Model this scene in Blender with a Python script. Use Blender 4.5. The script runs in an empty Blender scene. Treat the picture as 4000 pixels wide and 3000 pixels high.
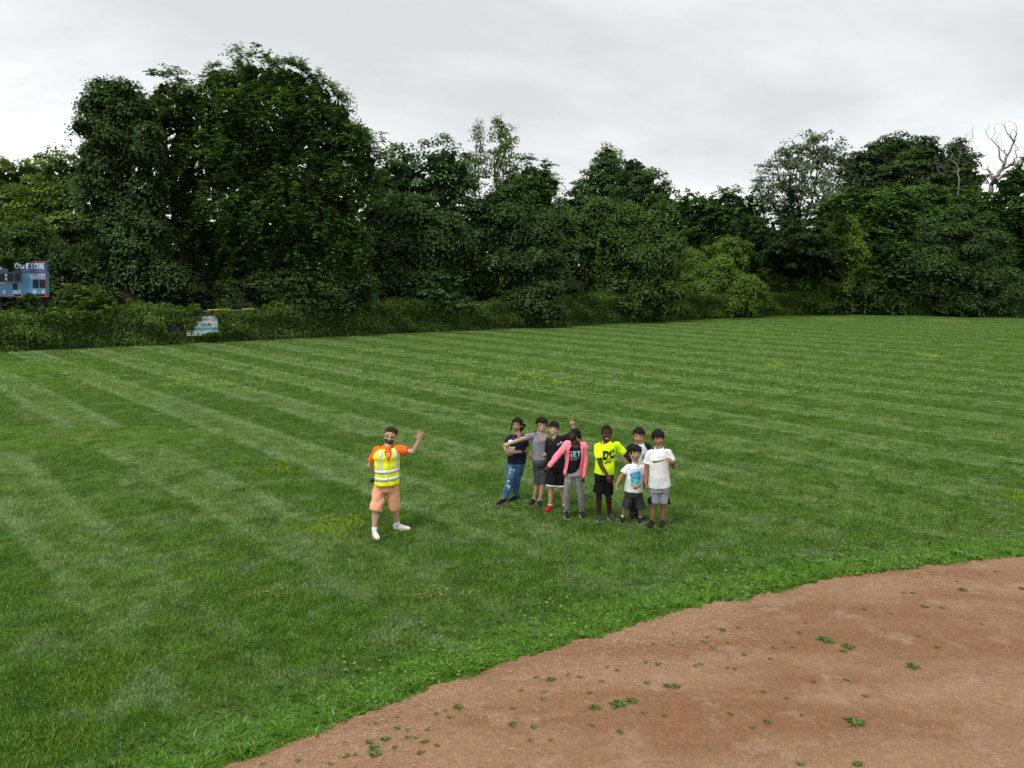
import bpy, math, random
import numpy as np
from mathutils import Vector, Matrix
from mathutils.bvhtree import BVHTree

R = math.radians
SC = bpy.context.scene
COL = SC.collection
random.seed(7)
rng = np.random.default_rng(7)

# ------------------------------------------------------------------ camera
CAM_H = 4.4
PITCH = R(8.6)
FPX = 3066.0                       # focal length in pixels of a 4000 px wide frame
cd = bpy.data.cameras.new('camera')
cam = bpy.data.objects.new('camera', cd)
COL.objects.link(cam)
cam.location = (0, 0, CAM_H)
cam.rotation_euler = (R(90) - PITCH, 0, 0)
cd.sensor_width = 36.0
cd.lens = FPX / 4000 * 36.0
cd.clip_start = 0.1
cd.clip_end = 2000
SC.camera = cam

# ------------------------------------------------------------------ sky and sun
SUN_EL, SUN_AZ = R(58), R(215)     # high, behind the left shoulder of the camera
world = bpy.data.worlds.new('World')
SC.world = world
world.use_nodes = True
wt = world.node_tree
wt.nodes.clear()
def WN(t, **kw):
    n = wt.nodes.new(t)
    for k, v in kw.items():
        setattr(n, k, v)
    return n
wl = wt.links.new
sky = WN('ShaderNodeTexSky', sky_type='NISHITA', sun_disc=False)
sky.sun_elevation = SUN_EL
sky.sun_rotation = SUN_AZ
sky_s = WN('ShaderNodeVectorMath', operation='SCALE'); sky_s.inputs['Scale'].default_value = 0.10
wl(sky.outputs[0], sky_s.inputs[0])
tc = WN('ShaderNodeTexCoord')
sep = WN('ShaderNodeSeparateXYZ'); wl(tc.outputs['Generated'], sep.inputs[0])
zz = WN('ShaderNodeMath', operation='MAXIMUM'); wl(sep.outputs[2], zz.inputs[0]); zz.inputs[1].default_value = 0.0
za = WN('ShaderNodeMath', operation='ADD'); wl(zz.outputs[0], za.inputs[0]); za.inputs[1].default_value = 0.35
xd = WN('ShaderNodeMath', operation='DIVIDE'); wl(sep.outputs[0], xd.inputs[0]); wl(za.outputs[0], xd.inputs[1])
yd = WN('ShaderNodeMath', operation='DIVIDE'); wl(sep.outputs[1], yd.inputs[0]); wl(za.outputs[0], yd.inputs[1])
cmb = WN('ShaderNodeCombineXYZ'); wl(xd.outputs[0], cmb.inputs[0]); wl(yd.outputs[0], cmb.inputs[1])
mp = WN('ShaderNodeMapping'); wl(cmb.outputs[0], mp.inputs[0])
mp.inputs['Rotation'].default_value = (0, 0, R(28)); mp.inputs['Scale'].default_value = (0.75, 1.1, 1); mp.inputs['Location'].default_value = (7.7, 2.9, 0)
n1 = WN('ShaderNodeTexNoise'); wl(mp.outputs[0], n1.inputs['Vector'])
n1.inputs['Scale'].default_value = 0.8; n1.inputs['Detail'].default_value = 7; n1.inputs['Roughness'].default_value = 0.55; n1.inputs['Distortion'].default_value = 0.15
cr = WN('ShaderNodeValToRGB'); wl(n1.outputs['Fac'], cr.inputs[0])
e = cr.color_ramp.elements
e[0].position = 0.36; e[0].color = (0.50, 0.513, 0.522, 1)
e[1].position = 0.55; e[1].color = (0.84, 0.848, 0.852, 1)
m = e.new(0.47); m.color = (0.65, 0.66, 0.667, 1)
mixs = WN('ShaderNodeMix', data_type='RGBA'); mixs.inputs['Factor'].default_value = 0.94
wl(sky_s.outputs[0], mixs.inputs[6]); wl(cr.outputs[0], mixs.inputs[7])
bg = WN('ShaderNodeBackground'); wl(mixs.outputs[2], bg.inputs[0]); bg.inputs[1].default_value = 1.0
wo = WN('ShaderNodeOutputWorld'); wl(bg.outputs[0], wo.inputs[0])

sd = bpy.data.lights.new('sun', 'SUN'); sd.energy = 1.5; sd.angle = R(14); sd.color = (1, 0.97, 0.92)
so = bpy.data.objects.new('sun', sd); COL.objects.link(so)
so.rotation_euler = (R(90) - SUN_EL, 0, R(180) - SUN_AZ + R(0))
_sdir = Vector((math.sin(SUN_AZ) * math.cos(SUN_EL), math.cos(SUN_AZ) * math.cos(SUN_EL), math.sin(SUN_EL)))
so.rotation_euler = _sdir.to_track_quat('Z', 'Y').to_euler()
SC.view_settings.view_transform = 'Standard'
SC.view_settings.look = 'None'
SC.view_settings.exposure = 0.58
SC.view_settings.gamma = 1.0
SC.view_settings.use_curve_mapping = False
SC.render.engine = 'CYCLES'
SC.cycles.max_bounces = 5
SC.cycles.diffuse_bounces = 3
SC.cycles.transmission_bounces = 3
SC.cycles.glossy_bounces = 2

# ------------------------------------------------------------------ surveying helpers (photo pixel -> place)
CP, SP = math.cos(PITCH), math.sin(PITCH)
def ray(px, py):
    x = (px - 2000) / FPX; y = (1500 - py) / FPX
    return Vector((x, CP + y * SP, -SP + y * CP))
def G(px, py, z=0.0):
    d = ray(px, py); t = (z - CAM_H) / d.z
    return Vector((0, 0, CAM_H)) + d * t
def P3(px, py, Y):
    d = ray(px, py)
    return Vector((0, 0, CAM_H)) + d * (Y / d.y)

# ------------------------------------------------------------------ materials
MATS = {}
def new_mat(name):
    m = bpy.data.materials.new(name); m.use_nodes = True
    nt = m.node_tree; nt.nodes.clear()
    out = nt.nodes.new('ShaderNodeOutputMaterial')
    return m, nt, out
def N(nt, t, ins=None, **kw):
    n = nt.nodes.new(t)
    for k, v in kw.items(): setattr(n, k, v)
    if ins:
        for k, v in ins.items():
            if hasattr(v, 'is_linked') or isinstance(v, bpy.types.NodeSocket): nt.links.new(v, n.inputs[k])
            else: n.inputs[k].default_value = v
    return n
def M_(nt, op, a, b=None, c=None, clamp=False):
    n = nt.nodes.new('ShaderNodeMath'); n.operation = op; n.use_clamp = clamp
    for i, v in enumerate((a, b, c)):
        if v is None: continue
        if isinstance(v, bpy.types.NodeSocket): nt.links.new(v, n.inputs[i])
        else: n.inputs[i].default_value = v
    return n.outputs[0]
def MIX(nt, f, a, b, blend='MIX'):
    n = nt.nodes.new('ShaderNodeMix'); n.data_type = 'RGBA'; n.blend_type = blend
    for i, v in ((0, f), (6, a), (7, b)):
        if isinstance(v, bpy.types.NodeSocket): nt.links.new(v, n.inputs[i])
        else: n.inputs[i].default_value = (*v, 1) if isinstance(v, (tuple, list)) and len(v) == 3 else v
    return n.outputs[2]
def SMOOTH(nt, v, a, b, lo=0.0, hi=1.0):
    n = nt.nodes.new('ShaderNodeMapRange'); n.interpolation_type = 'SMOOTHSTEP'
    nt.links.new(v, n.inputs[0])
    for i, q in ((1, a), (2, b), (3, lo), (4, hi)): n.inputs[i].default_value = q
    return n.outputs[0]
def NOISE(nt, vec, scale, detail=3, rough=0.55):
    n = nt.nodes.new('ShaderNodeTexNoise')
    if vec is not None: nt.links.new(vec, n.inputs['Vector'])
    n.inputs['Scale'].default_value = scale; n.inputs['Detail'].default_value = detail; n.inputs['Roughness'].default_value = rough
    return n.outputs['Fac']

def simple(name, col, rough=0.7, var=0.12, scale=12.0, metal=0.0, bump=0.0, bscale=60.0, spec=0.3, sheen=0.0):
    """plain coloured material with some mottling and relief in object space"""
    if name in MATS: return MATS[name]
    m, nt, out = new_mat(name)
    tcn = N(nt, 'ShaderNodeTexCoord')
    nz = NOISE(nt, tcn.outputs['Object'], scale, 4)
    f = SMOOTH(nt, nz, 0.3, 0.7, 1 - var, 1 + var)
    c = N(nt, 'ShaderNodeVectorMath', operation='SCALE'); c.inputs[0].default_value = col[:3]
    nt.links.new(f, c.inputs['Scale'])
    b = N(nt, 'ShaderNodeBsdfPrincipled', {'Roughness': rough, 'Metallic': metal})
    b.inputs['Specular IOR Level'].default_value = spec
    nt.links.new(c.outputs[0], b.inputs['Base Color'])
    if sheen: b.inputs['Sheen Weight'].default_value = sheen
    if bump:
        bn = NOISE(nt, tcn.outputs['Object'], bscale, 3)
        bu = N(nt, 'ShaderNodeBump', {'Strength': 0.6, 'Distance': bump, 'Height': bn})
        nt.links.new(bu.outputs[0], b.inputs['Normal'])
    nt.links.new(b.outputs[0], out.inputs[0])
    MATS[name] = m
    return m

def leafy(name, c_dark, c_light, trans=0.25, gloss=0.10):
    """foliage: colour runs between two greens by a per-leaf value stored on the mesh"""
    m, nt, out = new_mat(name)
    at = N(nt, 'ShaderNodeAttribute', attribute_name='tone')
    col = MIX(nt, at.outputs['Fac'], c_dark, c_light)
    d = N(nt, 'ShaderNodeBsdfDiffuse', {'Color': col})
    t = N(nt, 'ShaderNodeBsdfTranslucent', {'Color': MIX(nt, 0.5, col, (c_light[0]*1.3, c_light[1]*1.2, c_light[2]*0.5))})
    mx = N(nt, 'ShaderNodeMixShader', {0: trans, 1: d.outputs[0], 2: t.outputs[0]})
    g = N(nt, 'ShaderNodeBsdfGlossy', {'Roughness': 0.45, 'Color': (0.9, 0.95, 1, 1)})
    mx2 = N(nt, 'ShaderNodeMixShader', {0: gloss * 0.22, 1: mx.outputs[0], 2: g.outputs[0]})
    nt.links.new(mx2.outputs[0], out.inputs[0])
    MATS[name] = m
    return m

# ------------------------------------------------------------------ mesh helpers
def tag(o, label=None, cat=None, group=None, kind=None):
    if label: o['label'] = label
    if cat: o['category'] = cat
    if group: o['group'] = group
    if kind: o['kind'] = kind
    return o
def empty(name, loc, label, cat, group=None):
    o = bpy.data.objects.new(name, None); COL.objects.link(o)
    o.location = loc; o.empty_display_size = 0.2
    return tag(o, label, cat, group)
def obj(name, me, mat=None, parent=None, loc=None):
    """link a mesh; vertices are in world space when the parent sits at loc"""
    o = bpy.data.objects.new(name, me); COL.objects.link(o)
    if mat is not None: me.materials.append(mat)
    if parent is not None:
        o.parent = parent
        o.matrix_parent_inverse = Matrix.Translation(-parent.matrix_basis.translation) if parent.type == 'EMPTY' else Matrix.Identity(4)
    if loc is not None: o.location = loc
    return o
def mesh(verts, faces, smooth=False, name='mesh'):
    me = bpy.data.meshes.new(name)
    me.from_pydata([tuple(v) for v in verts], [], faces)
    if smooth: me.polygons.foreach_set('use_smooth', [True] * len(me.polygons))
    me.update()
    return me
def quads_mesh(V, name='leaves', attr=None, nper=4):
    """V: (n, nper, 3) array of separate polygons"""
    n = V.shape[0]
    me = bpy.data.meshes.new(name)
    me.vertices.add(n * nper); me.vertices.foreach_set('co', V.astype(np.float32).ravel())
    me.loops.add(n * nper); me.loops.foreach_set('vertex_index', np.arange(n * nper, dtype=np.int32))
    me.polygons.add(n); me.polygons.foreach_set('loop_start', np.arange(0, n * nper, nper, dtype=np.int32))
    me.polygons.foreach_set('loop_total', np.full(n, nper, dtype=np.int32))
    if attr is not None:
        a = me.attributes.new('tone', 'FLOAT', 'POINT')
        a.data.foreach_set('value', np.repeat(attr.astype(np.float32), nper))
    me.update(calc_edges=True)
    return me
class MB:
    """collects closed shapes into one mesh"""
    def __init__(s): s.v = []; s.f = []
    def add(s, vs, fs):
        b = len(s.v); s.v += [tuple(v) for v in vs]; s.f += [tuple(i + b for i in f) for f in fs]
    def box(s, c, h, ax=None):
        ax = ax or (Vector((1, 0, 0)), Vector((0, 1, 0)), Vector((0, 0, 1))); c = Vector(c)
        vs = [c + ax[0] * (h[0] * i) + ax[1] * (h[1] * j) + ax[2] * (h[2] * k) for i in (-1, 1) for j in (-1, 1) for k in (-1, 1)]
        s.add(vs, [(0, 1, 3, 2), (4, 6, 7, 5), (0, 4, 5, 1), (2, 3, 7, 6), (0, 2, 6, 4), (1, 5, 7, 3)])
    def tube(s, pts, rad, seg=8, side=None, cap=True):
        """swept tube; rad: list of r or (a, b) half-axes (a along side)"""
        pts = [Vector(p) for p in pts]; n = len(pts); rings = []
        ref = Vector(side) if side is not None else None
        for i, p in enumerate(pts):
            t = (pts[min(i + 1, n - 1)] - pts[max(i - 1, 0)]).normalized()
            if ref is None:
                ref = t.orthogonal().normalized()
            sv = (ref - t * ref.dot(t)).normalized(); ref_i = sv
            fv = sv.cross(t).normalized()
            r = rad[i] if isinstance(rad, (list, tuple)) else rad
            a, b = r if isinstance(r, tuple) else (r, r)
            rings.append([p + sv * (a * math.cos(2 * math.pi * k / seg)) + fv * (b * math.sin(2 * math.pi * k / seg)) for k in range(seg)])
            if side is None: ref = ref_i
        vs = [v for rg in rings for v in rg]; fs = []
        for i in range(n - 1):
            for k in range(seg):
                a0 = i * seg + k; a1 = i * seg + (k + 1) % seg
                fs.append((a0, a0 + seg, a1 + seg, a1))
        if cap:
            fs.append(tuple(range(seg))); fs.append(tuple(reversed(range((n - 1) * seg, n * seg))))
        s.add(vs, fs)
    def ball(s, c, r, ax=None, nu=14, nv=9):
        c = Vector(c); r = (r, r, r) if not isinstance(r, (tuple, list)) else r
        ax = ax or (Vector((1, 0, 0)), Vector((0, 1, 0)), Vector((0, 0, 1)))
        vs = [c - ax[2] * r[2]]
        for j in range(1, nv):
            ph = -math.pi / 2 + math.pi * j / nv
            for i in range(nu):
                th = 2 * math.pi * i / nu
                vs.append(c + ax[0] * (r[0] * math.cos(ph) * math.cos(th)) + ax[1] * (r[1] * math.cos(ph) * math.sin(th)) + ax[2] * (r[2] * math.sin(ph)))
        vs.append(c + ax[2] * r[2]); fs = []
        for i in range(nu): fs.append((0, 1 + (i + 1) % nu, 1 + i))
        for j in range(nv - 2):
            for i in range(nu):
                a = 1 + j * nu + i; b = 1 + j * nu + (i + 1) % nu
                fs.append((a, b, b + nu, a + nu))
        top = len(vs) - 1; o = 1 + (nv - 2) * nu
        for i in range(nu): fs.append((top, o + i, o + (i + 1) % nu))
        s.add(vs, fs)
    def cap(s, p1, r1, p2, r2, seg=12):
        p1 = Vector(p1); p2 = Vector(p2)
        s.tube([p1, p2], [r1, r2], seg); s.ball(p1, r1, nu=seg, nv=8); s.ball(p2, r2, nu=seg, nv=8)
    def mesh(s, smooth=False, name='mesh'): return mesh(s.v, s.f, smooth, name)
    def build(s, name, mat, parent=None, smooth=False): return obj(name, s.mesh(smooth, name), mat, parent)
def remeshed(mb, voxel, smooth=2, decim=None, name='mesh'):
    tmp = bpy.data.objects.new('tmp', mb.mesh()); COL.objects.link(tmp)
    r = tmp.modifiers.new('r', 'REMESH'); r.mode = 'VOXEL'; r.voxel_size = voxel; r.use_smooth_shade = True
    if smooth:
        q = tmp.modifiers.new('s', 'SMOOTH'); q.factor = 0.5; q.iterations = smooth
    if decim:
        d = tmp.modifiers.new('d', 'DECIMATE'); d.ratio = decim
    dg = bpy.context.evaluated_depsgraph_get(); dg.update()
    me = bpy.data.meshes.new_from_object(tmp.evaluated_get(dg)); me.name = name
    old = tmp.data
    bpy.data.objects.remove(tmp); bpy.data.meshes.remove(old)
    me.polygons.foreach_set('use_smooth', [True] * len(me.polygons))
    return me
def bumpy(me, amp, freq, seed=0, vscale=(1, 1, 1)):
    """push vertices along their normals by a sum of waves (cloth folds, hair locks)"""
    n = len(me.vertices); co = np.empty(n * 3, np.float32); me.vertices.foreach_get('co', co); co = co.reshape(-1, 3)
    no = np.empty(n * 3, np.float32); me.vertices.foreach_get('normal', no); no = no.reshape(-1, 3)
    rg = np.random.default_rng(seed); d = np.zeros(n)
    c = co - co.mean(0)
    for i in range(9):
        k = rg.normal(size=3) * np.array(vscale); k *= freq * rg.uniform(0.5, 1.6) / np.linalg.norm(k)
        d += np.sin(c @ k + rg.uniform(0, 6.28) + 1.5 * np.sin(c @ (rg.normal(size=3) * freq * 0.3)))
    co = co + no * (d / 3.0 * amp)[:, None]
    me.vertices.foreach_set('co', co.astype(np.float32).ravel()); me.update()
    return me
# ------------------------------------------------------------------ lawn, infield dirt
CIRC = (12.744, -11.552, 23.556)         # the infield arc fitted to the photo
SA = R(-42.5); SNX, SNY = math.cos(SA), -math.sin(SA)   # across the mowing stripes
W1 = G(330, 1715); W2 = G(20, 1440)
def lawn_colour(nt):
    geo = N(nt, 'ShaderNodeNewGeometry'); pos = geo.outputs['Position']
    flat = N(nt, 'ShaderNodeVectorMath', operation='MULTIPLY'); nt.links.new(pos, flat.inputs[0]); flat.inputs[1].default_value = (1, 1, 0)
    p = flat.outputs[0]
    sp_ = N(nt, 'ShaderNodeSeparateXYZ', {0: p}); x, y = sp_.outputs[0], sp_.outputs[1]
    big = NOISE(nt, p, 0.22, 3); mid = NOISE(nt, p, 1.1, 4, 0.6); fine = NOISE(nt, p, 5.0, 3, 0.65)
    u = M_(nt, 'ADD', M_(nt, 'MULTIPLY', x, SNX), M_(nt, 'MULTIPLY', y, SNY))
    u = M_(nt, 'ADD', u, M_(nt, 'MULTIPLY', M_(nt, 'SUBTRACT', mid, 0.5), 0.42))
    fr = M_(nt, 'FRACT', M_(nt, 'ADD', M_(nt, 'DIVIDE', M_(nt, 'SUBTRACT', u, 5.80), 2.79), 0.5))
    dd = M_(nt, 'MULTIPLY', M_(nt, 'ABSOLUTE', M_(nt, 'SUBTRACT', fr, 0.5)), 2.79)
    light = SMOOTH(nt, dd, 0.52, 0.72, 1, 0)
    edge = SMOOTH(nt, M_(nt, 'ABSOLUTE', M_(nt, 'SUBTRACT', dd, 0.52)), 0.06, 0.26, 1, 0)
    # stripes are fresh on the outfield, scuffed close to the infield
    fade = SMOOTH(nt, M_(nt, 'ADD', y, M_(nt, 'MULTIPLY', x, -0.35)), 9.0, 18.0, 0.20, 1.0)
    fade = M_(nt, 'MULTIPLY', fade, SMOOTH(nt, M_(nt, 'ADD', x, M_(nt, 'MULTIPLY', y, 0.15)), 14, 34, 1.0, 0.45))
    dark_c = (0.068, 0.142, 0.013); light_c = (0.118, 0.198, 0.046); edge_c = (0.172, 0.248, 0.094)  # mowing sheen of the bent blades painted into the stripe colours
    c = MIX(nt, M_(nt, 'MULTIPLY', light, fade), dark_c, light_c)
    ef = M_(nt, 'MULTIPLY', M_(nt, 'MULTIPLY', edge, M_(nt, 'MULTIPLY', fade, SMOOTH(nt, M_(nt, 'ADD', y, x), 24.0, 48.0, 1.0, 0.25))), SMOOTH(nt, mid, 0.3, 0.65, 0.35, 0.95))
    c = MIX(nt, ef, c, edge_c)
    # two scuffed patches in the left outfield where no stripe shows
    for (wx, wy, rx, ry) in ((W1.x - 1.5, W1.y, 5.2, 1.75), (W2.x - 2.0, W2.y, 6.2, 2.3)):
        ex = M_(nt, 'DIVIDE', M_(nt, 'SUBTRACT', x, wx), rx); ey = M_(nt, 'DIVIDE', M_(nt, 'SUBTRACT', y, wy), ry)
        q = M_(nt, 'ADD', M_(nt, 'MULTIPLY', ex, ex), M_(nt, 'MULTIPLY', ey, ey))
        q = M_(nt, 'ADD', q, M_(nt, 'MULTIPLY', M_(nt, 'SUBTRACT', mid, 0.5), 1.0))
        c = MIX(nt, SMOOTH(nt, q, 0.65, 1.1, 0.9, 0), c, MIX(nt, SMOOTH(nt, mid, 0.55, 0.80), (0.100, 0.190, 0.018), (0.150, 0.185, 0.030)))
    # cool and warm drifts, dry bits
    c = MIX(nt, SMOOTH(nt, big, 0.42, 0.66, 0, 0.45), c, (0.105, 0.185, 0.026))
    c = MIX(nt, SMOOTH(nt, mid, 0.50, 0.66, 0, 0.62), c, (0.140, 0.205, 0.078))
    c = MIX(nt, SMOOTH(nt, mid, 0.48, 0.33, 0, 0.75), c, (0.052, 0.112, 0.013))
    c = MIX(nt, M_(nt, 'MULTIPLY', SMOOTH(nt, fine, 0.60, 0.76), SMOOTH(nt, big, 0.45, 0.6, 0.1, 0.7)), c, (0.155, 0.150, 0.050))
    clump = NOISE(nt, p, 3.2, 3, 0.6)
    c = MIX(nt, 1.0, c, MIX(nt, SMOOTH(nt, clump, 0.34, 0.66), (0.80, 0.82, 0.78), (1.20, 1.16, 1.20)), 'MULTIPLY')
    # lush rim along the infield
    rx = M_(nt, 'SUBTRACT', x, CIRC[0]); ry = M_(nt, 'SUBTRACT', y, CIRC[1])
    rr = M_(nt, 'SQRT', M_(nt, 'ADD', M_(nt, 'MULTIPLY', rx, rx), M_(nt, 'MULTIPLY', ry, ry)))
    rim = SMOOTH(nt, M_(nt, 'ADD', rr, M_(nt, 'MULTIPLY', mid, 0.6)), CIRC[2] + 0.55, CIRC[2] + 1.35, 1, 0)
    rim = M_(nt, 'MULTIPLY', rim, SMOOTH(nt, fine, 0.3, 0.6, 0.5, 1.0))
    c = MIX(nt, M_(nt, 'MULTIPLY', rim, 0.80), c, (0.108, 0.232, 0.020))
    return c, mid, fine, p

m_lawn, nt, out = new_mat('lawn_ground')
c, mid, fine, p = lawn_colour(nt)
vf = NOISE(nt, p, 26.0, 3, 0.7)
vfar = NOISE(nt, p, 9.0, 4, 0.7)
c = MIX(nt, 1.0, c, MIX(nt, SMOOTH(nt, M_(nt, 'ADD', M_(nt, 'MULTIPLY', vf, 0.5), M_(nt, 'MULTIPLY', vfar, 0.5)), 0.35, 0.65), (0.45, 0.42, 0.42), (0.85, 0.82, 0.85)), 'MULTIPLY')
bmp = N(nt, 'ShaderNodeBump', {'Strength': 0.9, 'Distance': 0.05, 'Height': vf})
b = N(nt, 'ShaderNodeBsdfDiffuse', {'Color': c, 'Normal': bmp.outputs[0]})
nt.links.new(b.outputs[0], out.inputs[0])

m_blade, nt, out = new_mat('grass_blade')
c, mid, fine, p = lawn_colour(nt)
at = N(nt, 'ShaderNodeAttribute', attribute_name='tone')
k = SMOOTH(nt, at.outputs['Fac'], 0, 1, 1.40, 2.50)
cs = N(nt, 'ShaderNodeVectorMath', operation='SCALE'); nt.links.new(c, cs.inputs[0]); nt.links.new(k, cs.inputs['Scale'])
cc = MIX(nt, SMOOTH(nt, at.outputs['Fac'], 0.93, 0.97), cs.outputs[0], (0.20, 0.17, 0.075))
d = N(nt, 'ShaderNodeBsdfDiffuse', {'Color': cc})
t = N(nt, 'ShaderNodeBsdfTranslucent', {'Color': cc})
mx = N(nt, 'ShaderNodeMixShader', {0: 0.35, 1: d.outputs[0], 2: t.outputs[0]})
g = N(nt, 'ShaderNodeBsdfGlossy', {'Roughness': 0.4, 'Color': (0.8, 0.9, 1, 1)})
mx2 = N(nt, 'ShaderNodeMixShader', {0: 0.035, 1: mx.outputs[0], 2: g.outputs[0]})
nt.links.new(mx2.outputs[0], out.inputs[0])

me = mesh([(-500, -300, 0), (500, -300, 0), (500, 700, 0), (-500, 700, 0)], [(0, 1, 2, 3)])
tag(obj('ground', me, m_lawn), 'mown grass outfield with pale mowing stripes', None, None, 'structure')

# dirt: a real disc with gentle relief, 4 mm and more above the ground sheet
m_dirt, nt, out = new_mat('infield_dirt')
geo = N(nt, 'ShaderNodeNewGeometry'); p = geo.outputs['Position']
st = N(nt, 'ShaderNodeMapping', {'Vector': p}); st.inputs['Rotation'].default_value = (0, 0, R(-25)); st.inputs['Scale'].default_value = (0.45, 1.6, 1)
big = NOISE(nt, st.outputs[0], 0.55, 4, 0.6); mid = NOISE(nt, p, 2.2, 5, 0.62); gr = NOISE(nt, p, 38, 4, 0.75); gr2 = NOISE(nt, p, 110, 3, 0.7)
c = MIX(nt, SMOOTH(nt, big, 0.38, 0.62), (0.245, 0.128, 0.066), (0.325, 0.196, 0.114))
c = MIX(nt, SMOOTH(nt, mid, 0.50, 0.72, 0, 0.7), c, (0.365, 0.245, 0.160))
c = MIX(nt, SMOOTH(nt, mid, 0.42, 0.25, 0, 0.5), c, (0.225, 0.100, 0.056))
c = MIX(nt, SMOOTH(nt, gr, 0.35, 0.68, 0, 1), MIX(nt, 1.0, c, (0.80, 0.78, 0.76), 'MULTIPLY'), MIX(nt, 1.0, c, (1.12, 1.12, 1.12), 'MULTIPLY'))
c = MIX(nt, SMOOTH(nt, gr2, 0.62, 0.72, 0, 0.6), c, (0.44, 0.31, 0.21))
scf = NOISE(nt, p, 7, 5, 0.7)
h = M_(nt, 'ADD', M_(nt, 'ADD', M_(nt, 'MULTIPLY', gr, 0.6), M_(nt, 'MULTIPLY', gr2, 0.4)), M_(nt, 'MULTIPLY', SMOOTH(nt, scf, 0.35, 0.6), 0.9))
bmp = N(nt, 'ShaderNodeBump', {'Strength': 1.0, 'Distance': 0.018, 'Height': h})
b = N(nt, 'ShaderNodeBsdfPrincipled', {'Base Color': c, 'Roughness': 0.95, 'Normal': bmp.outputs[0]}); b.inputs['Specular IOR Level'].default_value = 0.15
nt.links.new(b.outputs[0], out.inputs[0])
def edge_r(th):     # ragged grass/dirt boundary
    return CIRC[2] + 0.045 * math.sin(th * 31 + 2 * math.sin(th * 19)) + 0.03 * math.sin(th * 143 + 3 * math.sin(th * 51)) + 0.03 * math.sin(th * 401 + 2 * math.sin(th * 97)) + 0.02 * math.sin(th * 913)
def dirt_z(x, y): return 0.012 + 0.006 * (math.sin(x * 5.1 + math.sin(y * 3)) * math.sin(y * 6.3 + x)) 
vs = [(CIRC[0], CIRC[1], 0.01)]; fs = []
rads = [5, 10, 14, 17] + [17.5 + 0.12 * i for i in range(50)] + [None]
NT = 1500
for ri, r_ in enumerate(rads):
    for i in range(NT):
        th = 2 * math.pi * i / NT; rr_ = edge_r(th) + 0.02 if r_ is None else r_
        x = CIRC[0] + rr_ * math.cos(th); y = CIRC[1] + rr_ * math.sin(th)
        vs.append((x, y, 0.006 if r_ is None else dirt_z(x, y)))
for i in range(NT): fs.append((0, 1 + i, 1 + (i + 1) % NT))
for j in range(len(rads) - 1):
    for i in range(NT):
        a = 1 + j * NT + i; b_ = 1 + j * NT + (i + 1) % NT
        fs.append((a, a + NT, b_ + NT, b_))
tag(obj('infield_dirt', mesh(vs, fs, True), m_dirt), 'reddish brown bare infield dirt', None, None, 'structure')

# ---- grass blades: small tufts of real blades, repeated over the lawn
def blade_patch(size, n, hmin, hmax, w, lean, seed):
    rg = np.random.default_rng(seed)
    x = rg.uniform(-size / 2, size / 2, n); y = rg.uniform(-size / 2, size / 2, n)
    a = rg.uniform(0, 2 * np.pi, n); h = rg.uniform(hmin, hmax, n) * (0.75 + 0.5 * (np.sin(x * 9 + seed) * np.sin(y * 11) * 0.5 + 0.5))
    la = rg.uniform(0, 2 * np.pi, n); l = h * rg.uniform(0.2, lean, n)
    ww = w * rg.uniform(0.7, 1.3, n) / 2
    base = np.stack([x, y, np.zeros(n)], 1); sd = np.stack([np.cos(a), np.sin(a), np.zeros(n)], 1) * ww[:, None]
    ld = np.stack([np.cos(la), np.sin(la), np.zeros(n)], 1)
    midp = base + ld * (l * 0.35)[:, None] + np.array([0, 0, 1]) * (h * 0.6)[:, None]
    tip = base + ld * l[:, None] + np.array([0, 0, 1]) * h[:, None] * np.clip(1 - 0.25 * (l / h), 0.4, 1)[:, None]
    V = np.stack([base - sd, base + sd, midp + sd * 0.8, tip, midp - sd * 0.8], 1)
    return quads_mesh(V, 'blades', rg.uniform(0, 1, n), 5)
protos = []
for i in range(5): protos.append(bpy.data.objects.new('near_blades', blade_patch(1.0, 3300, 0.022, 0.052, 0.0058, 1.3, i)))
for i in range(4): protos.append(bpy.data.objects.new('far_blades', blade_patch(2.0, 1900, 0.03, 0.06, 0.018, 1.5, 20 + i)))
for i in range(3): protos.append(bpy.data.objects.new('rim_blades', blade_patch(0.5, 700, 0.05, 0.115, 0.010, 1.6, 40 + i)))
for o in protos: o.data.materials.append(m_blade)

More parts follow.
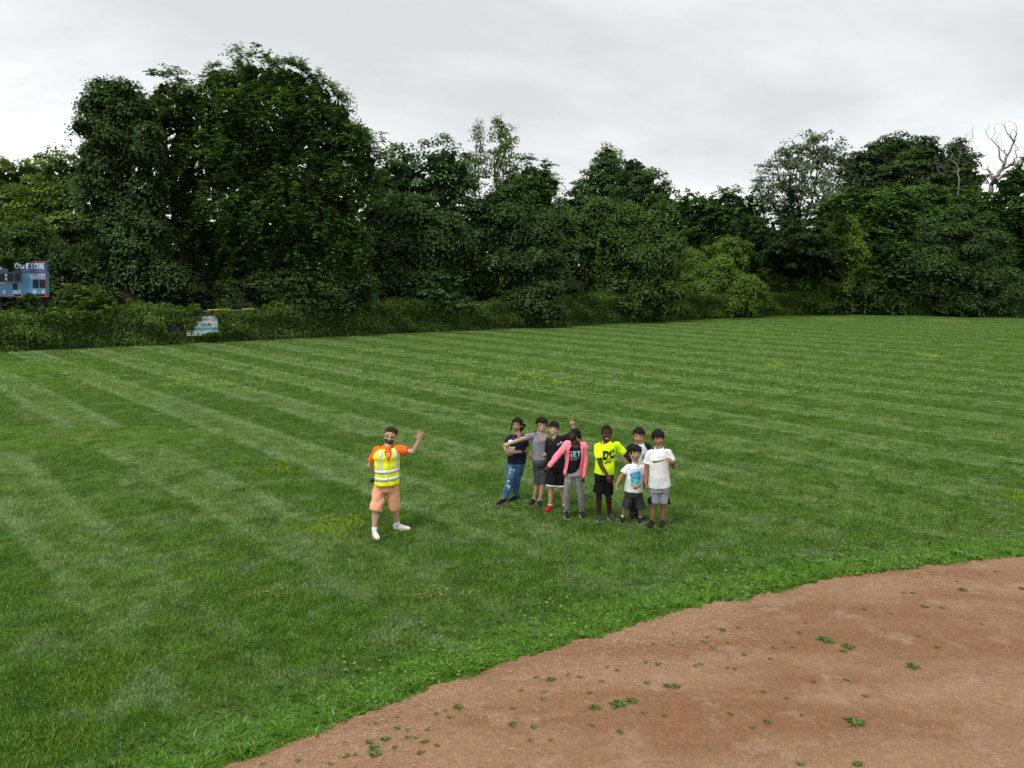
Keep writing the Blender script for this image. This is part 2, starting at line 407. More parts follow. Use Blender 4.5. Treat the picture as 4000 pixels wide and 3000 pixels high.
def scatter(name, pts, rot, scl, var, protos):
    me = bpy.data.meshes.new(name)
    me.vertices.add(len(pts)); me.vertices.foreach_set('co', np.asarray(pts, np.float32).ravel())
    for nm, tp, v in (('rotz', 'FLOAT', rot), ('size', 'FLOAT', scl), ('variant', 'INT', var)):
        a = me.attributes.new(nm, tp, 'POINT'); a.data.foreach_set('value', np.asarray(v, np.float32 if tp == 'FLOAT' else np.int32))
    o = bpy.data.objects.new(name, me); COL.objects.link(o)
    ng = bpy.data.node_groups.new(name, 'GeometryNodeTree')
    ng.interface.new_socket('Geometry', in_out='INPUT', socket_type='NodeSocketGeometry')
    ng.interface.new_socket('Geometry', in_out='OUTPUT', socket_type='NodeSocketGeometry')
    gi = ng.nodes.new('NodeGroupInput'); go = ng.nodes.new('NodeGroupOutput'); jn = ng.nodes.new('GeometryNodeJoinGeometry')
    def attr(nm, tp):
        a = ng.nodes.new('GeometryNodeInputNamedAttribute'); a.data_type = tp; a.inputs[0].default_value = nm; return a.outputs[0]
    ra = attr('rotz', 'FLOAT'); sa = attr('size', 'FLOAT'); va = attr('variant', 'INT')
    cx = ng.nodes.new('ShaderNodeCombineXYZ'); ng.links.new(ra, cx.inputs[2])
    m2p = ng.nodes.new('GeometryNodeMeshToPoints'); ng.links.new(gi.outputs[0], m2p.inputs[0])
    for i, pr in enumerate(protos):
        oi = ng.nodes.new('GeometryNodeObjectInfo'); oi.inputs['Object'].default_value = pr
        cmp_ = ng.nodes.new('FunctionNodeCompare'); cmp_.data_type = 'INT'; cmp_.operation = 'EQUAL'
        ins = [s for s in cmp_.inputs if s.enabled]
        ng.links.new(va, ins[0]); ins[1].default_value = i
        ip = ng.nodes.new('GeometryNodeInstanceOnPoints')
        ng.links.new(m2p.outputs[0], ip.inputs['Points']); ng.links.new(cmp_.outputs[0], ip.inputs['Selection'])
        ng.links.new(oi.outputs['Geometry'], ip.inputs['Instance']); ng.links.new(cx.outputs[0], ip.inputs['Rotation']); ng.links.new(sa, ip.inputs['Scale'])
        ng.links.new(ip.outputs[0], jn.inputs[0])
    ng.links.new(jn.outputs[0], go.inputs[0])
    md = o.modifiers.new('scatter', 'NODES'); md.node_group = ng
    return o
pts, rot, scl, var = [], [], [], []
def out_of_dirt(x, y, m): return math.hypot(x - CIRC[0], y - CIRC[1]) > CIRC[2] + m
HW = 2000 / FPX
for yi in range(3, 27):
    for xi in range(-20, 24):
        x, y = xi + 0.5, yi + 0.5
        if abs(x) > HW * y + 2.5 or not out_of_dirt(x, y, 0.62): continue
        pts.append((x, y, 0)); rot.append(random.choice((0, 1, 2, 3)) * math.pi / 2); scl.append(random.uniform(1.0, 1.08)); var.append(random.randrange(5))
for yi in range(13, 36):
    for xi in range(-28, 32):
        x, y = xi * 2 + 1, yi * 2 + 2
        if abs(x) > HW * y + 4: continue
        # stay on the field side of the fence
        if x * 0.53 + 53.8 < y or (x > 26 and y > 71 - (x - 30) * 0.40): continue
        pts.append((x, y, 0)); rot.append(random.choice((0, 1, 2, 3)) * math.pi / 2); scl.append(random.uniform(1.0, 1.08)); var.append(5 + random.randrange(4))
# rim band of longer grass, follows the arc
th = math.radians(60)
while th < math.radians(165):
    for k_ in range(4):
        for _ in range(2):
            r_ = edge_r(th) + (0.10, 0.27, 0.58, 0.90)[k_] + random.uniform(-0.04, 0.10); t_ = th + random.uniform(-0.008, 0.008)
            x = CIRC[0] + r_ * math.cos(t_); y = CIRC[1] + r_ * math.sin(t_)
            if y > 0: pts.append((x, y, 0)); rot.append(random.uniform(0, 6.28)); scl.append((0.42, 0.9, 0.75, 0.5)[k_] * random.uniform(0.55, 1.1)); var.append(9 + random.randrange(3))
    th += 0.22 / CIRC[2]
# longer grass where the mower leaves it, and where shoes press into it
for (fx, fy) in ((1475, 2103), (1590, 2070), (1950, 1972), (2015, 1955), (2078, 1970), (2110, 1982), (2142, 1998), (2212, 1996), (2218, 2036), (2283, 2036), (2343, 2044), (2392, 2035), (2430, 2048), (2500, 2050), (2468, 2020), (2490, 2020), (2545, 2058), (2585, 2065)):
    g_ = G(fx, fy)
    for dx_, dy_ in ((0, -.10), (.12, -.02), (-.12, -.02)):
        pts.append((g_.x + dx_, g_.y + dy_, 0)); rot.append(random.uniform(0, 6.28)); scl.append(random.uniform(.42, .55)); var.append(9 + random.randrange(3))
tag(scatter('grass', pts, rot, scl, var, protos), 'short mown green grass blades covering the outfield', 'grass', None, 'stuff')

# ---- crabgrass: brighter, coarser blades in the patches the photo shows
m_crab = leafy('crabgrass_leaf', (0.095, 0.195, 0.020), (0.40, 0.55, 0.055), 0.3, 0.05)
m_weed = leafy('weed_leaf', (0.085, 0.165, 0.026), (0.185, 0.275, 0.070), 0.2, 0.05)
def blades_at(cx, cy, rx, ry, n, h, w, rg):
    a = rg.uniform(0, 6.28, n); r_ = np.sqrt(rg.uniform(0, 1, n)); x = cx + rx * r_ * np.cos(a); y = cy + ry * r_ * np.sin(a)
    keep = (np.sin(x * 7 + 1) * np.sin(y * 5 + x * 3) > -0.45); x, y = x[keep], y[keep]; n = len(x)
    hh = h * rg.uniform(0.5, 1.1, n); la = rg.uniform(0, 6.28, n); l = hh * rg.uniform(0.4, 1.3, n); sa = la + np.pi / 2
    base = np.stack([x, y, np.zeros(n)], 1); s_ = np.stack([np.cos(sa), np.sin(sa), np.zeros(n)], 1) * (w * rg.uniform(.7, 1.3, n) / 2)[:, None]
    ld = np.stack([np.cos(la), np.sin(la), np.zeros(n)], 1); up = np.array([0, 0, 1.0])
    mp_ = base + ld * (l * .4)[:, None] + up * (hh * .7)[:, None]; tp = base + ld * l[:, None] + up * hh[:, None] * 0.95
    return np.stack([base - s_, base + s_, mp_ + s_, tp, mp_ - s_], 1)
rg = np.random.default_rng(5)
CRAB = [(1090, 1832, 60, 18, .085), (1310, 2060, 110, 40, .06), (1180, 2045, 60, 30, .05), (760, 2145, 70, 25, .05), (2060, 1462, 40, 6, .06), (2000, 1480, 25, 5, .05), (2190, 1495, 35, 9, .06), (2100, 1477, 25, 6, .06),
        (2150, 1470, 25, 5, .05), (1830, 1463, 25, 5, .05), (3035, 1427, 38, 7, .07), (3630, 1391, 45, 7, .06), (2680, 1443, 28, 5, .05), (3985, 1948, 70, 22, .075), (840, 1500, 60, 7, .05), (730, 1478, 50, 7, .05), (660, 1500, 45, 6, .04),
        (2930, 1289, 60, 4, .04), (3280, 1247, 90, 4, .04), (3700, 1253, 90, 4, .04), (2365, 1470, 25, 4, .05), (2010, 1780, 25, 40, .04), (2640, 1950, 40, 30, .05), (2870, 1540, 30, 5, .04), (2560, 1505, 30, 5, .04),
        (420, 2640, 190, 70, .05), (1100, 2340, 110, 40, .045), (210, 2900, 130, 80, .055), (1950, 1790, 50, 18, .04), (210, 1597, 22, 5, .05), (1300, 1380, 30, 4, .04), (1420, 1370, 30, 4, .04)]
allb = []; allt = []
for (px, py, wx, wy, h_) in CRAB:
    c_ = G(px, py); e_ = G(px + wx, py); e2 = G(px, py + wy)
    rx_, ry_ = abs(e_.x - c_.x), abs(e2.y - c_.y) * 1.3
    dist = c_.y; n_ = int(min(2600, math.pi * rx_ * ry_ * (900 if dist < 16 else 260) * (0.6 if h_ < .057 and dist < 16 else 1)))
    b_ = blades_at(c_.x, c_.y, rx_, ry_, max(n_, 60), h_ * 1.1, 0.009 if dist < 18 else 0.03, rg); allb.append(b_); faint = h_ < .057 and dist < 16; allt.append(rg.uniform(.0, .45, len(b_)) if faint else rg.uniform(.35, 1, len(b_)))
V = np.concatenate(allb)
tag(obj('crabgrass', quads_mesh(V, 'crab', np.concatenate(allt), 5), m_crab), 'bright yellow-green crabgrass patches in the lawn', 'weeds', None, 'stuff')

# broad-leaved clover along the lawn's rim
cl = []
for _ in range(5200):
    t_ = R(rg.uniform(75, 150)); r_ = CIRC[2] + abs(rg.normal(0.25, 0.5)) - 0.04
    if math.sin(t_ * 61) + math.sin(t_ * 23 + 2) < 0.1: continue
    x = CIRC[0] + r_ * math.cos(t_); y = CIRC[1] + r_ * math.sin(t_)
    z = rg.uniform(0.03, 0.075); s_ = rg.uniform(0.014, 0.030); a = rg.uniform(0, 6.28)
    u_ = np.array([math.cos(a), math.sin(a), rg.uniform(-.4, .4)]) * s_; v_ = np.array([-math.sin(a), math.cos(a), rg.uniform(-.4, .4)]) * s_ * 0.7
    p_ = np.array([x, y, z]); cl.append(np.stack([p_ - u_, p_ + v_, p_ + u_, p_ - v_]))
cl = np.array(cl)
tag(obj('clover', quads_mesh(cl, 'clover', rg.uniform(0, 1, len(cl))), m_weed), 'low broad-leaved clover along the edge of the lawn', 'clover', None, 'stuff')

# dry clippings on the dirt beside the rim, and crumbs of soil
m_straw = simple('dry_clipping', (0.44, 0.31, 0.20), 0.9, 0.3, 30)
th_ = []
rg = np.random.default_rng(11)
for _ in range(15000):
    t_ = R(rg.uniform(70, 148)); r_ = CIRC[2] - 0.02 - abs(rg.normal(0, 0.55)); dens = math.sin(t_ * 34 + 1) + math.sin(t_ * 13)
    if dens < rg.uniform(-1.2, 1.2): continue
    x = CIRC[0] + r_ * math.cos(t_); y = CIRC[1] + r_ * math.sin(t_); a = rg.uniform(0, 6.28); l = rg.uniform(0.012, 0.045); w = 0.0022
    d_ = np.array([math.cos(a), math.sin(a), rg.uniform(-.1, .25)]) * l; n_ = np.array([-math.sin(a), math.cos(a), 0]) * w; p_ = np.array([x, y, 0.024])
    th_.append(np.stack([p_ - n_, p_ + n_, p_ + d_ + n_, p_ + d_ - n_]))
th_ = np.array(th_); tag(obj('dry_clippings', quads_mesh(th_, 'straw'), m_straw), 'pale dry grass clippings strewn on dirt beside the lawn edge', 'clippings', None, 'stuff')
m_clod = simple('soil_crumb', (0.31, 0.17, 0.11), 0.95, 0.35, 25)
vs, fs = [], []
for _ in range(9000):
    y = rg.uniform(5.5, 12.5); x = rg.uniform(-3.5, 9)
    if math.hypot(x - CIRC[0], y - CIRC[1]) > CIRC[2] - 0.05: continue
    s_ = rg.uniform(0.003, 0.010) * (1.8 if rg.uniform() < 0.03 else 1); b0 = len(vs)
    for k_ in range(4):
        a = k_ * 1.57 + rg.uniform(-.5, .5); vs.append((x + s_ * math.cos(a), y + s_ * math.sin(a), 0.012))
    vs.append((x, y, 0.014 + s_)); fs += [(b0, b0 + 1, b0 + 4), (b0 + 1, b0 + 2, b0 + 4), (b0 + 2, b0 + 3, b0 + 4), (b0 + 3, b0, b0 + 4)]
tag(obj('soil_crumbs', mesh(vs, fs), m_clod), 'small crumbs of reddish soil on the infield', 'soil crumbs', None, 'stuff')

# ---- weed tufts on the dirt, each a plant of its own
def tuft(n, r_, seed):
    rg = np.random.default_rng(seed); L = []
    for i in range(n):
        a = 2 * math.pi * i / n + rg.uniform(-.35, .35); l = r_ * rg.uniform(.55, 1.1); w = r_ * 0.062; up0 = rg.uniform(.25, .8)
        d_ = np.array([math.cos(a), math.sin(a), 0]); s_ = np.array([-math.sin(a), math.cos(a), 0]) * w; z = np.array([0, 0, 1.0])
        b_ = np.zeros(3); m1 = d_ * l * .5 + z * l * .42 * up0; tp = d_ * l + z * l * .22 * up0
        L.append(np.stack([b_ - s_ * .6, b_ + s_ * .6, m1 + s_, tp, m1 - s_]))
        L.append(np.stack([b_, b_ + s_ * .4, m1 * .7 + s_ * 3.4 + z * .1, m1 * .9 + s_ * 6.0, m1 * .6 + s_ * 2.2]))
    L = np.array(L)
    me = quads_mesh(L, 'tuft', rg.uniform(0, 1, len(L)), 5); me.materials.append(m_weed); return me
tufts = [tuft(n, r_, 60 + i) for i, (n, r_) in enumerate([(7, 1.0), (9, 1.0), (6, 1.0), (13, 1.0), (17, 1.0)])]
WA = [(1355, 670, 3), (1450, 700, 2.2), (1735, 785, 2.4), (1480, 1030, 3), (1950, 452, 2), (1780, 525, 1.8), (1390, 530), (910, 628, 1.6), (980, 615), (1180, 675), (845, 658), (830, 678), (690, 690), (610, 685), (630, 775, 1.4), (575, 765, 1.3), (455, 800), (410, 785), (460, 950, 3), (520, 935, 2.2), (360, 962, 2), (580, 855, 1.4), (675, 870, 1.7), (710, 872, 1.6), (170, 840, 1.6), (105, 832), (38, 887), (138, 893), (135, 925), (345, 1038), (470, 1068, 1.3), (95, 1048, 1.2), (5, 965), (5, 1035, 1.6), (80, 1105), (165, 1103), (655, 998), (570, 987), (1090, 895), (1185, 920, .8), (1100, 1025, 1.3), (1035, 1048), (1255, 995), (945, 990), (1527, 912), (1445, 842, 1.3), (1300, 850, 1.2), (1005, 733), (815, 776), (790, 780), (930, 790), (965, 795), (1430, 718, 1.4), (1240, 637, 1.2), (1265, 597), (1520, 535, 1.1), (1690, 465, 1.2), (1730, 465), (1925, 415), (2090, 372, 1.2), (1860, 530), (1840, 703, 1.3), (1640, 553), (2208, 448, 1.6), (1115, 750), (1130, 702), (1215, 700), (930, 682), (865, 702), (700, 642), (290, 830), (335, 898), (240, 820), (385, 848), (85, 978), (1245, 1208, 1.4), (1490, 1208, 1.8), (1755, 650, .8), (2030, 600, .8)]
WB = [(1520, 965, 1.5), (1645, 990), (1640, 1070, 1.1), (1735, 1070, .8), (1825, 1115, 1.3), (1845, 987, 1.1), (1495, 1182, 1.1), (1280, 1260, 1.7), (1280, 1190, 1.7), (1225, 1120, 1.7), (1390, 1090, 1.6), (975, 1270, 1.1), (960, 1130, .7), (1075, 1255, .8), (465, 1320), (805, 1352, .8), (85, 1352, .8), (1945, 815), (2085, 852), (2180, 740, 1.8), (2045, 780, .7), (1740, 725, .8), (1530, 850, .6), (1230, 930, .7), (1290, 915, .8), (1780, 1240, 1.2), (1960, 1157, .8)]
BIGL = {(1355, 670): 'large spreading weed tuft alone on dirt, in the middle of the right-hand infield', (1735, 785): 'dark star-shaped weed tuft on dirt, right of centre in the infield', (1480, 1030): 'large pale-stemmed weed tuft in dirt close to the bottom edge', (460, 950): 'largest weed tuft of the close group at lower centre of the dirt',
        (1450, 700): 'loose weed tuft on dirt just right of the large spreading tuft', (1950, 452): 'low weed tuft on dirt far right, below the bright lawn edge', (520, 935): 'mid-size weed tuft touching the right of the largest one at lower centre', (360, 962): 'weed tuft left of the largest one at lower centre of the dirt', (2180, 740): 'weed tuft on dirt close under the lawn edge at lower centre'}
for lst, ox, oy, s_ in ((WA, 2000, 1900, 1.106), (WB, 1000, 2500, 2.765)):
    for w_ in lst:
        k_ = w_[2] if len(w_) > 2 else 1.0
        g_ = G(ox + w_[0] / s_, oy + w_[1] / s_)
        if math.hypot(g_.x - CIRC[0], g_.y - CIRC[1]) > CIRC[2] - 0.03: continue
        o = bpy.data.objects.new('weed_tuft', tufts[4 if k_ >= 2.2 else 3 if k_ > 1.5 else random.randrange(3)]); COL.objects.link(o)
        o.location = (g_.x, g_.y, 0.014); o.rotation_euler.z = random.uniform(0, 6.28); q = 0.045 * k_ * random.uniform(.85, 1.1); o.scale = (q, q, q)
        lb = BIGL.get((w_[0], w_[1]))
        if lb: tag(o, lb, 'weed')
        else: tag(o, 'small green weed tuft growing out of the bare infield dirt', 'weed', 'small weed tufts on the infield dirt')

# ---- a few dead leaves and dry scraps on the lawn
m_litter = simple('dead_leaf', (0.24, 0.15, 0.075), 0.9, 0.5, 40)
rg = np.random.default_rng(77); L = []
spots = [(1565, 2312, .05, 5), (1680, 2330, .10, 12), (1740, 2325, .12, 7), (3121, 2070, .2, 14), (1090, 2310, .08, 4), (250, 1855, .08, 4), (3990, 2620, .1, 3)] + [(rg.uniform(100, 3950), rg.uniform(1330, 2000), .25, 3) for _ in range(46)]
for (px, py, sp_, n_) in spots:
    g_ = G(px, py)
    for _ in range(n_):
        x, y = g_.x + rg.normal(0, sp_), g_.y + rg.normal(0, sp_ * .5)
        if not out_of_dirt(x, y, .1): continue
        a = rg.uniform(0, 6.28); s_ = rg.uniform(.010, .030); u_ = np.array([math.cos(a), math.sin(a), rg.uniform(-.3, .3)]) * s_; v_ = np.array([-math.sin(a), math.cos(a), rg.uniform(-.4, .4)]) * s_ * .6; p_ = np.array([x, y, rg.uniform(.030, .055)])
        L.append(np.stack([p_ - u_, p_ + v_, p_ + u_ * .9, p_ - v_]))
tag(obj('dead_leaves', quads_mesh(np.array(L), 'litter'), m_litter), 'scattered small brown dead leaves on the lawn', 'dead leaves', None, 'stuff')
# ------------------------------------------------------------------ foliage
LF = {}
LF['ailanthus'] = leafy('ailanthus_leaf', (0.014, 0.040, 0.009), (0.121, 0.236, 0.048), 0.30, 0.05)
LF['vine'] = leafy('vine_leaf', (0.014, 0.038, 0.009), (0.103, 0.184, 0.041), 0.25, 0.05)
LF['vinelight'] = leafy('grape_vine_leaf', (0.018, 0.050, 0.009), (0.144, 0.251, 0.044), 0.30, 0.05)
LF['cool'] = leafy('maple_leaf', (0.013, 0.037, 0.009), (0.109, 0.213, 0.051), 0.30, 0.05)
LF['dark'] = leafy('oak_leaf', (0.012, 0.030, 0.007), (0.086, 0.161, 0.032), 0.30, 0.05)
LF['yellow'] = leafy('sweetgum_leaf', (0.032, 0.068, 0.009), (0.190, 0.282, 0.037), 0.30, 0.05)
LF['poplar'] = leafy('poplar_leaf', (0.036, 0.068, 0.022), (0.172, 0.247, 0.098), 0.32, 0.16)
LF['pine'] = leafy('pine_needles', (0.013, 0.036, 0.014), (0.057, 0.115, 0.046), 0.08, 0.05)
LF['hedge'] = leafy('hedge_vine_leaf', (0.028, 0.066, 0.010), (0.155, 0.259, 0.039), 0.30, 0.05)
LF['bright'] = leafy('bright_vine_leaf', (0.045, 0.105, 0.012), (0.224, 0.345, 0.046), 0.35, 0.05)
LF['under'] = leafy('understory_leaf', (0.006, 0.018, 0.004), (0.032, 0.063, 0.014), 0.15, 0.02)  # greens darkened to paint in the shaded hollows under the trees
M_BARK = simple('bark', (0.085, 0.065, 0.048), 0.95, 0.35, 6, bump=0.02, bscale=14)
M_DEAD = simple('dead_wood', (0.19, 0.17, 0.155), 0.9, 0.25, 5, bump=0.01, bscale=20)

def unit(v): return v / np.maximum(np.linalg.norm(v, axis=-1, keepdims=True), 1e-9)
def rsph(rg, n): return unit(rg.normal(size=(n, 3)))
def leaf_quads(p, nrm, L, W, rg, dirv=None):
    """rhombic leaves at p facing nrm"""
    n = len(p); a = rsph(rg, n) if dirv is None else dirv
    u = unit(a - nrm * (a * nrm).sum(1, keepdims=True)); v = np.cross(nrm, u)
    L = (L * rg.uniform(.65, 1.25, n))[:, None]; W = (W * rg.uniform(.7, 1.25, n))[:, None]
    return np.stack([p - u * L / 2, p + v * W / 2 - u * L * .08, p + u * L / 2, p - v * W / 2 - u * L * .08], 1)

def lobes_world(lobes, Y):
    out = []
    for l in lobes:
        cx, cy, rx, ry = l[:4]; dy = l[4] if len(l) > 4 else 0.0
        c = P3(cx, cy, Y + dy); d = (Y + dy) * CP + (CAM_H - c.z) * SP
        rx_, ry_ = rx / FPX * d, ry / FPX * d
        out.append((np.array(c), np.array([rx_, max(1.2, min(rx_, ry_ * 1.1)) * (l[5] if len(l) > 5 else 1), ry_])))
    return out

def lobe_surface(rg, lobes, dens, jitter=0.10, front=0.35, zmin=0.2):
    """points and outward normals over the union of ellipsoids; dens per square metre; the side away from the field is thinner"""
    P, Nn, LI = [], [], []
    for li, (c, r) in enumerate(lobes):
        area = 4 * np.pi * (((r[0] * r[1]) ** 1.6 + (r[0] * r[2]) ** 1.6 + (r[1] * r[2]) ** 1.6) / 3) ** (1 / 1.6)
        n = max(4, int(area * dens)) if dens > 0 else 1; d = rsph(rg, n)
        keep = (d[:, 1] < 0.25) | (rg.uniform(size=n) < front); d = d[keep]
        rad = 1 + rg.normal(0, jitter, (len(d), 1)); p = c + d * r * rad
        P.append(p); Nn.append(unit(d / r)); LI.append(np.full(len(d), li))
    P = np.concatenate(P); Nn = np.concatenate(Nn); LI = np.concatenate(LI)
    inside = np.zeros(len(P), bool)
    for li, (c, r) in enumerate(lobes):
        q = (((P - c) / r) ** 2).sum(1); inside |= (q < 0.62) & (LI != li)
    ok = ~inside & (P[:, 2] > zmin)
    return P[ok], Nn[ok]

def billow(C, CN, amp, wl, rg, cut):
    """low-frequency swells that give a crown boughs and hollows"""
    w = sum(np.sin(C @ (rsph(rg, 1)[0] * (6.28 / (wl * f_))) + rg.uniform(0, 6.28)) for f_ in (.7, .85, 1.0, 1.2, 1.5)) / 2.2
    keep = rg.uniform(size=len(C)) < np.clip(1.15 + w * cut, .15, 1)
    return (C + CN * (w * amp)[:, None])[keep], CN[keep], w[keep]
def foliage(lobes, style, rg, leaf=0.22, cover=1.0, core=()):
    """returns quads and tone"""
    Q, T = [], []
    UP = np.array([0, 0, 1.0])
    if style in ('broad', 'sparse', 'fine'):
        cr = {'broad': 0.85, 'sparse': 0.62, 'fine': 0.6}[style]
        dens = {'broad': 2.3, 'sparse': 1.1, 'fine': 3.6}[style] * cover
        C, CN = lobe_surface(rg, lobes, dens, 0.15 if style != 'sparse' else 0.24)
        if style == 'broad': C, CN, _w = billow(C, CN, .35, 3.6, rg, .8)
        if style == 'sparse':
            extra = np.concatenate([c + rsph(rg, int(6 * cover * r.prod() ** (1/3))) * r * rg.uniform(.3, .9) for c, r in lobes]); C = np.concatenate([C, extra]); CN = np.concatenate([CN, unit(extra - extra.mean(0))])
        per = {'broad': 46, 'sparse': 17, 'fine': 30}[style]
        n = len(C); cr = min(cr, .55 * float(np.mean([r[2] for c, r in lobes]))); cs = cr * rg.uniform(.55, 1.25, n); ctone = np.where(rg.uniform(size=n) < .25, rg.uniform(.1, .4, n), rg.uniform(-.35, .0, n))
        idx = np.repeat(np.arange(n), per); m = len(idx)
        o = rsph(rg, m) * (rg.uniform(.25, 1, m) ** .5)[:, None]; o[:, 2] = np.abs(o[:, 2]) * .95 - .25
        o = unit(o) * np.linalg.norm(o, axis=1, keepdims=True)
        off = o * cs[idx][:, None] * np.array([1, 1, .72])
        p = C[idx] + off - UP * (0.10 * (off[:, :2] ** 2).sum(1) / cs[idx])[:, None]
        nr = unit(unit(off) * .55 + CN[idx] * .35 + UP * .5 + rg.normal(0, .38, (m, 3)))
        Q.append(leaf_quads(p, nr, leaf, leaf * .72, rg)); T.append(.45 + ctone[idx] + rg.normal(0, .17, m))
    if style == 'vine':
        bl = []
        for c, r in lobes:
            bl.append((c, r * .93)); ar = float(r[0] * r[2]) * 3.2; hmp = float(min(1.25, .55 * min(r[0], r[2])))
            for _ in range(int(ar / (hmp * hmp * 2.6)) + 2):
                d = rsph(rg, 1)[0]; d[1] = -abs(d[1]) if rg.uniform() < .75 else d[1]
                h_ = hmp * rg.uniform(.6, 1.25); bl.append((c + d * r * .92, np.array([h_ * 1.15, h_, h_ * .8])))
        small = max(float(r[2]) for c, r in lobes) < 1.0
        lobes = bl
        # leaves laid like shingles over a billowing surface, with hanging curtains
        C, CN = lobe_surface(rg, lobes, 100 * cover * (0.2 / leaf) ** 1.6, 0.04)
        k = [rg.normal(size=3) * f for f in (1.0, 1.8, 3.0)]
        keep = rg.uniform(size=len(C)) < np.clip(.50 + .85 * CN[:, 2], .10, 1); C, CN = C[keep], CN[keep]
        w = sum(np.sin(C @ kk + i) for i, kk in enumerate(k)) / 3
        p = C + CN * (w * (.08 if small else .25))[:, None] + rg.normal(0, .09, C.shape)
        nr = unit(CN * .85 + UP * .45 + rg.normal(0, .26, C.shape))
        down = np.tile(np.array([0, 0, -1.0]), (len(p), 1)) + rg.normal(0, .5, p.shape)
        Q.append(leaf_quads(p, nr, leaf, leaf * .85, rg, unit(down))); T.append(.36 + w * .16 + .22 * CN[:, 2] * 0 + rg.normal(0, .18, len(p)))
        S, SN = lobe_surface(rg, lobes[:1] if small else lobes, .0 if small else .40 * cover, .04)
        sel = rg.uniform(size=len(S)) < (-1 if small else .8); S, SN = S[sel], SN[sel]
        per = 16; idx = np.repeat(np.arange(len(S)), per); t = np.tile(np.arange(per) / per, len(S)); ln = rg.uniform(.5, 2.0, len(S))
        p = S[idx] + SN[idx] * .22 - UP * (t * ln[idx])[:, None] + rg.normal(0, .10, (len(idx), 3))
        p = p[p[:, 2] > .1]
        if len(p): nr = unit(rg.normal(0, .5, p.shape) + np.array([0, -.7, .5])); Q.append(leaf_quads(p, nr, leaf, leaf * .8, rg)); T.append(.45 + rg.normal(0, .2, len(p)))
    if style == 'spray':
        # compound fronds radiating from twig ends and drooping
        C, CN = lobe_surface(rg, lobes, 2.9 * cover, .08)
        C, CN, _w = billow(C, CN, .45, 4.2, rg, .9)
        n = len(C); nf = 8; nl = 8
        hi = rg.uniform(size=n) < .24
        ctone = np.where(hi, rg.uniform(.15, .5, n), rg.uniform(-.38, -.05, n)); big = np.where(hi, rg.uniform(.9, 1.4, n), rg.uniform(.6, 1.0, n))  # outer sprays toned as lit, recessed ones as shaded, in the leaf colour
        big = np.minimum(big, .9 * float(np.mean([r[2] for c, r in lobes]))); C = C + CN * np.where(hi, .18, -.12)[:, None]
        idx = np.repeat(np.arange(n), nf); m = len(idx)
        fd = unit(CN[idx] * .75 + rsph(rg, m) * .95 + UP * .30); fl = big[idx] * rg.uniform(.5, .95, m)
        i2 = np.repeat(np.arange(m), nl); t = np.tile((np.arange(nl) // 2 * 2 + 2) / nl, m); s = np.where(np.arange(len(i2)) % 2 == 0, 1, -1)
        ax = fd[i2]; pos = C[idx][i2] + ax * (t * fl[i2])[:, None] - UP * (.42 * fl[i2] * t ** 2)[:, None]
        side = unit(np.cross(ax, UP) + 1e-6) * s[:, None]
        dv = unit(side + ax * .35 - UP * .35); nr = unit(UP * .9 + ax * .1 + side * .25 + rg.normal(0, .25, ax.shape))
        Q.append(leaf_quads(pos + dv * leaf * .4, nr, leaf * 1.25, leaf * .55, rg, dv)); T.append(.40 + ctone[idx][i2] + .16 * t + rg.normal(0, .12, len(i2)))
    if style == 'pine':
        for c, r in lobes:
            nb = int(90 * cover)
            h = rg.uniform(-1, 1, nb); a = rg.uniform(0, 6.28, nb); L_ = (r[0] * (1.05 - h) / 2 + .25) * rg.uniform(.75, 1.15, nb)
            per = 70; idx = np.repeat(np.arange(nb), per); t = rg.uniform(.15, 1, len(idx))
            d = np.stack([np.cos(a), np.sin(a), np.zeros(nb)], 1)[idx]; sd = np.stack([-d[:, 1], d[:, 0], np.zeros(len(idx))], 1)
            p = np.array([c[0], c[1], 0]) + UP * (c[2] + h[idx] * r[2])[:, None] + d * (L_[idx] * t)[:, None] - UP * (.35 * L_[idx] * t * t - .16 * L_[idx] * t ** 4)[:, None]
            p = p + sd * (rg.normal(0, .22, len(idx)) * L_[idx] * (1.1 - t))[:, None]
            nr = unit(UP + rg.normal(0, .3, p.shape)); Q.append(leaf_quads(p, nr, .42, .10, rg, unit(d + sd * rg.normal(0, .6, (len(idx), 1)) - UP * .2))); T.append(.4 + rg.normal(0, .2, len(p)))
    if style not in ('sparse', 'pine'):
        # inner leaves that close the crown, their shade painted in as the darkest tones
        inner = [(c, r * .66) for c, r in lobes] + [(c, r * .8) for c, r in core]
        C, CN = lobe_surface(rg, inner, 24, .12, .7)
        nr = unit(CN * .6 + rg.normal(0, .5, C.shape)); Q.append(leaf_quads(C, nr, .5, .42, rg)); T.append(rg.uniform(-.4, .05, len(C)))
    return np.concatenate(Q), np.clip(np.concatenate(T), 0, 1)

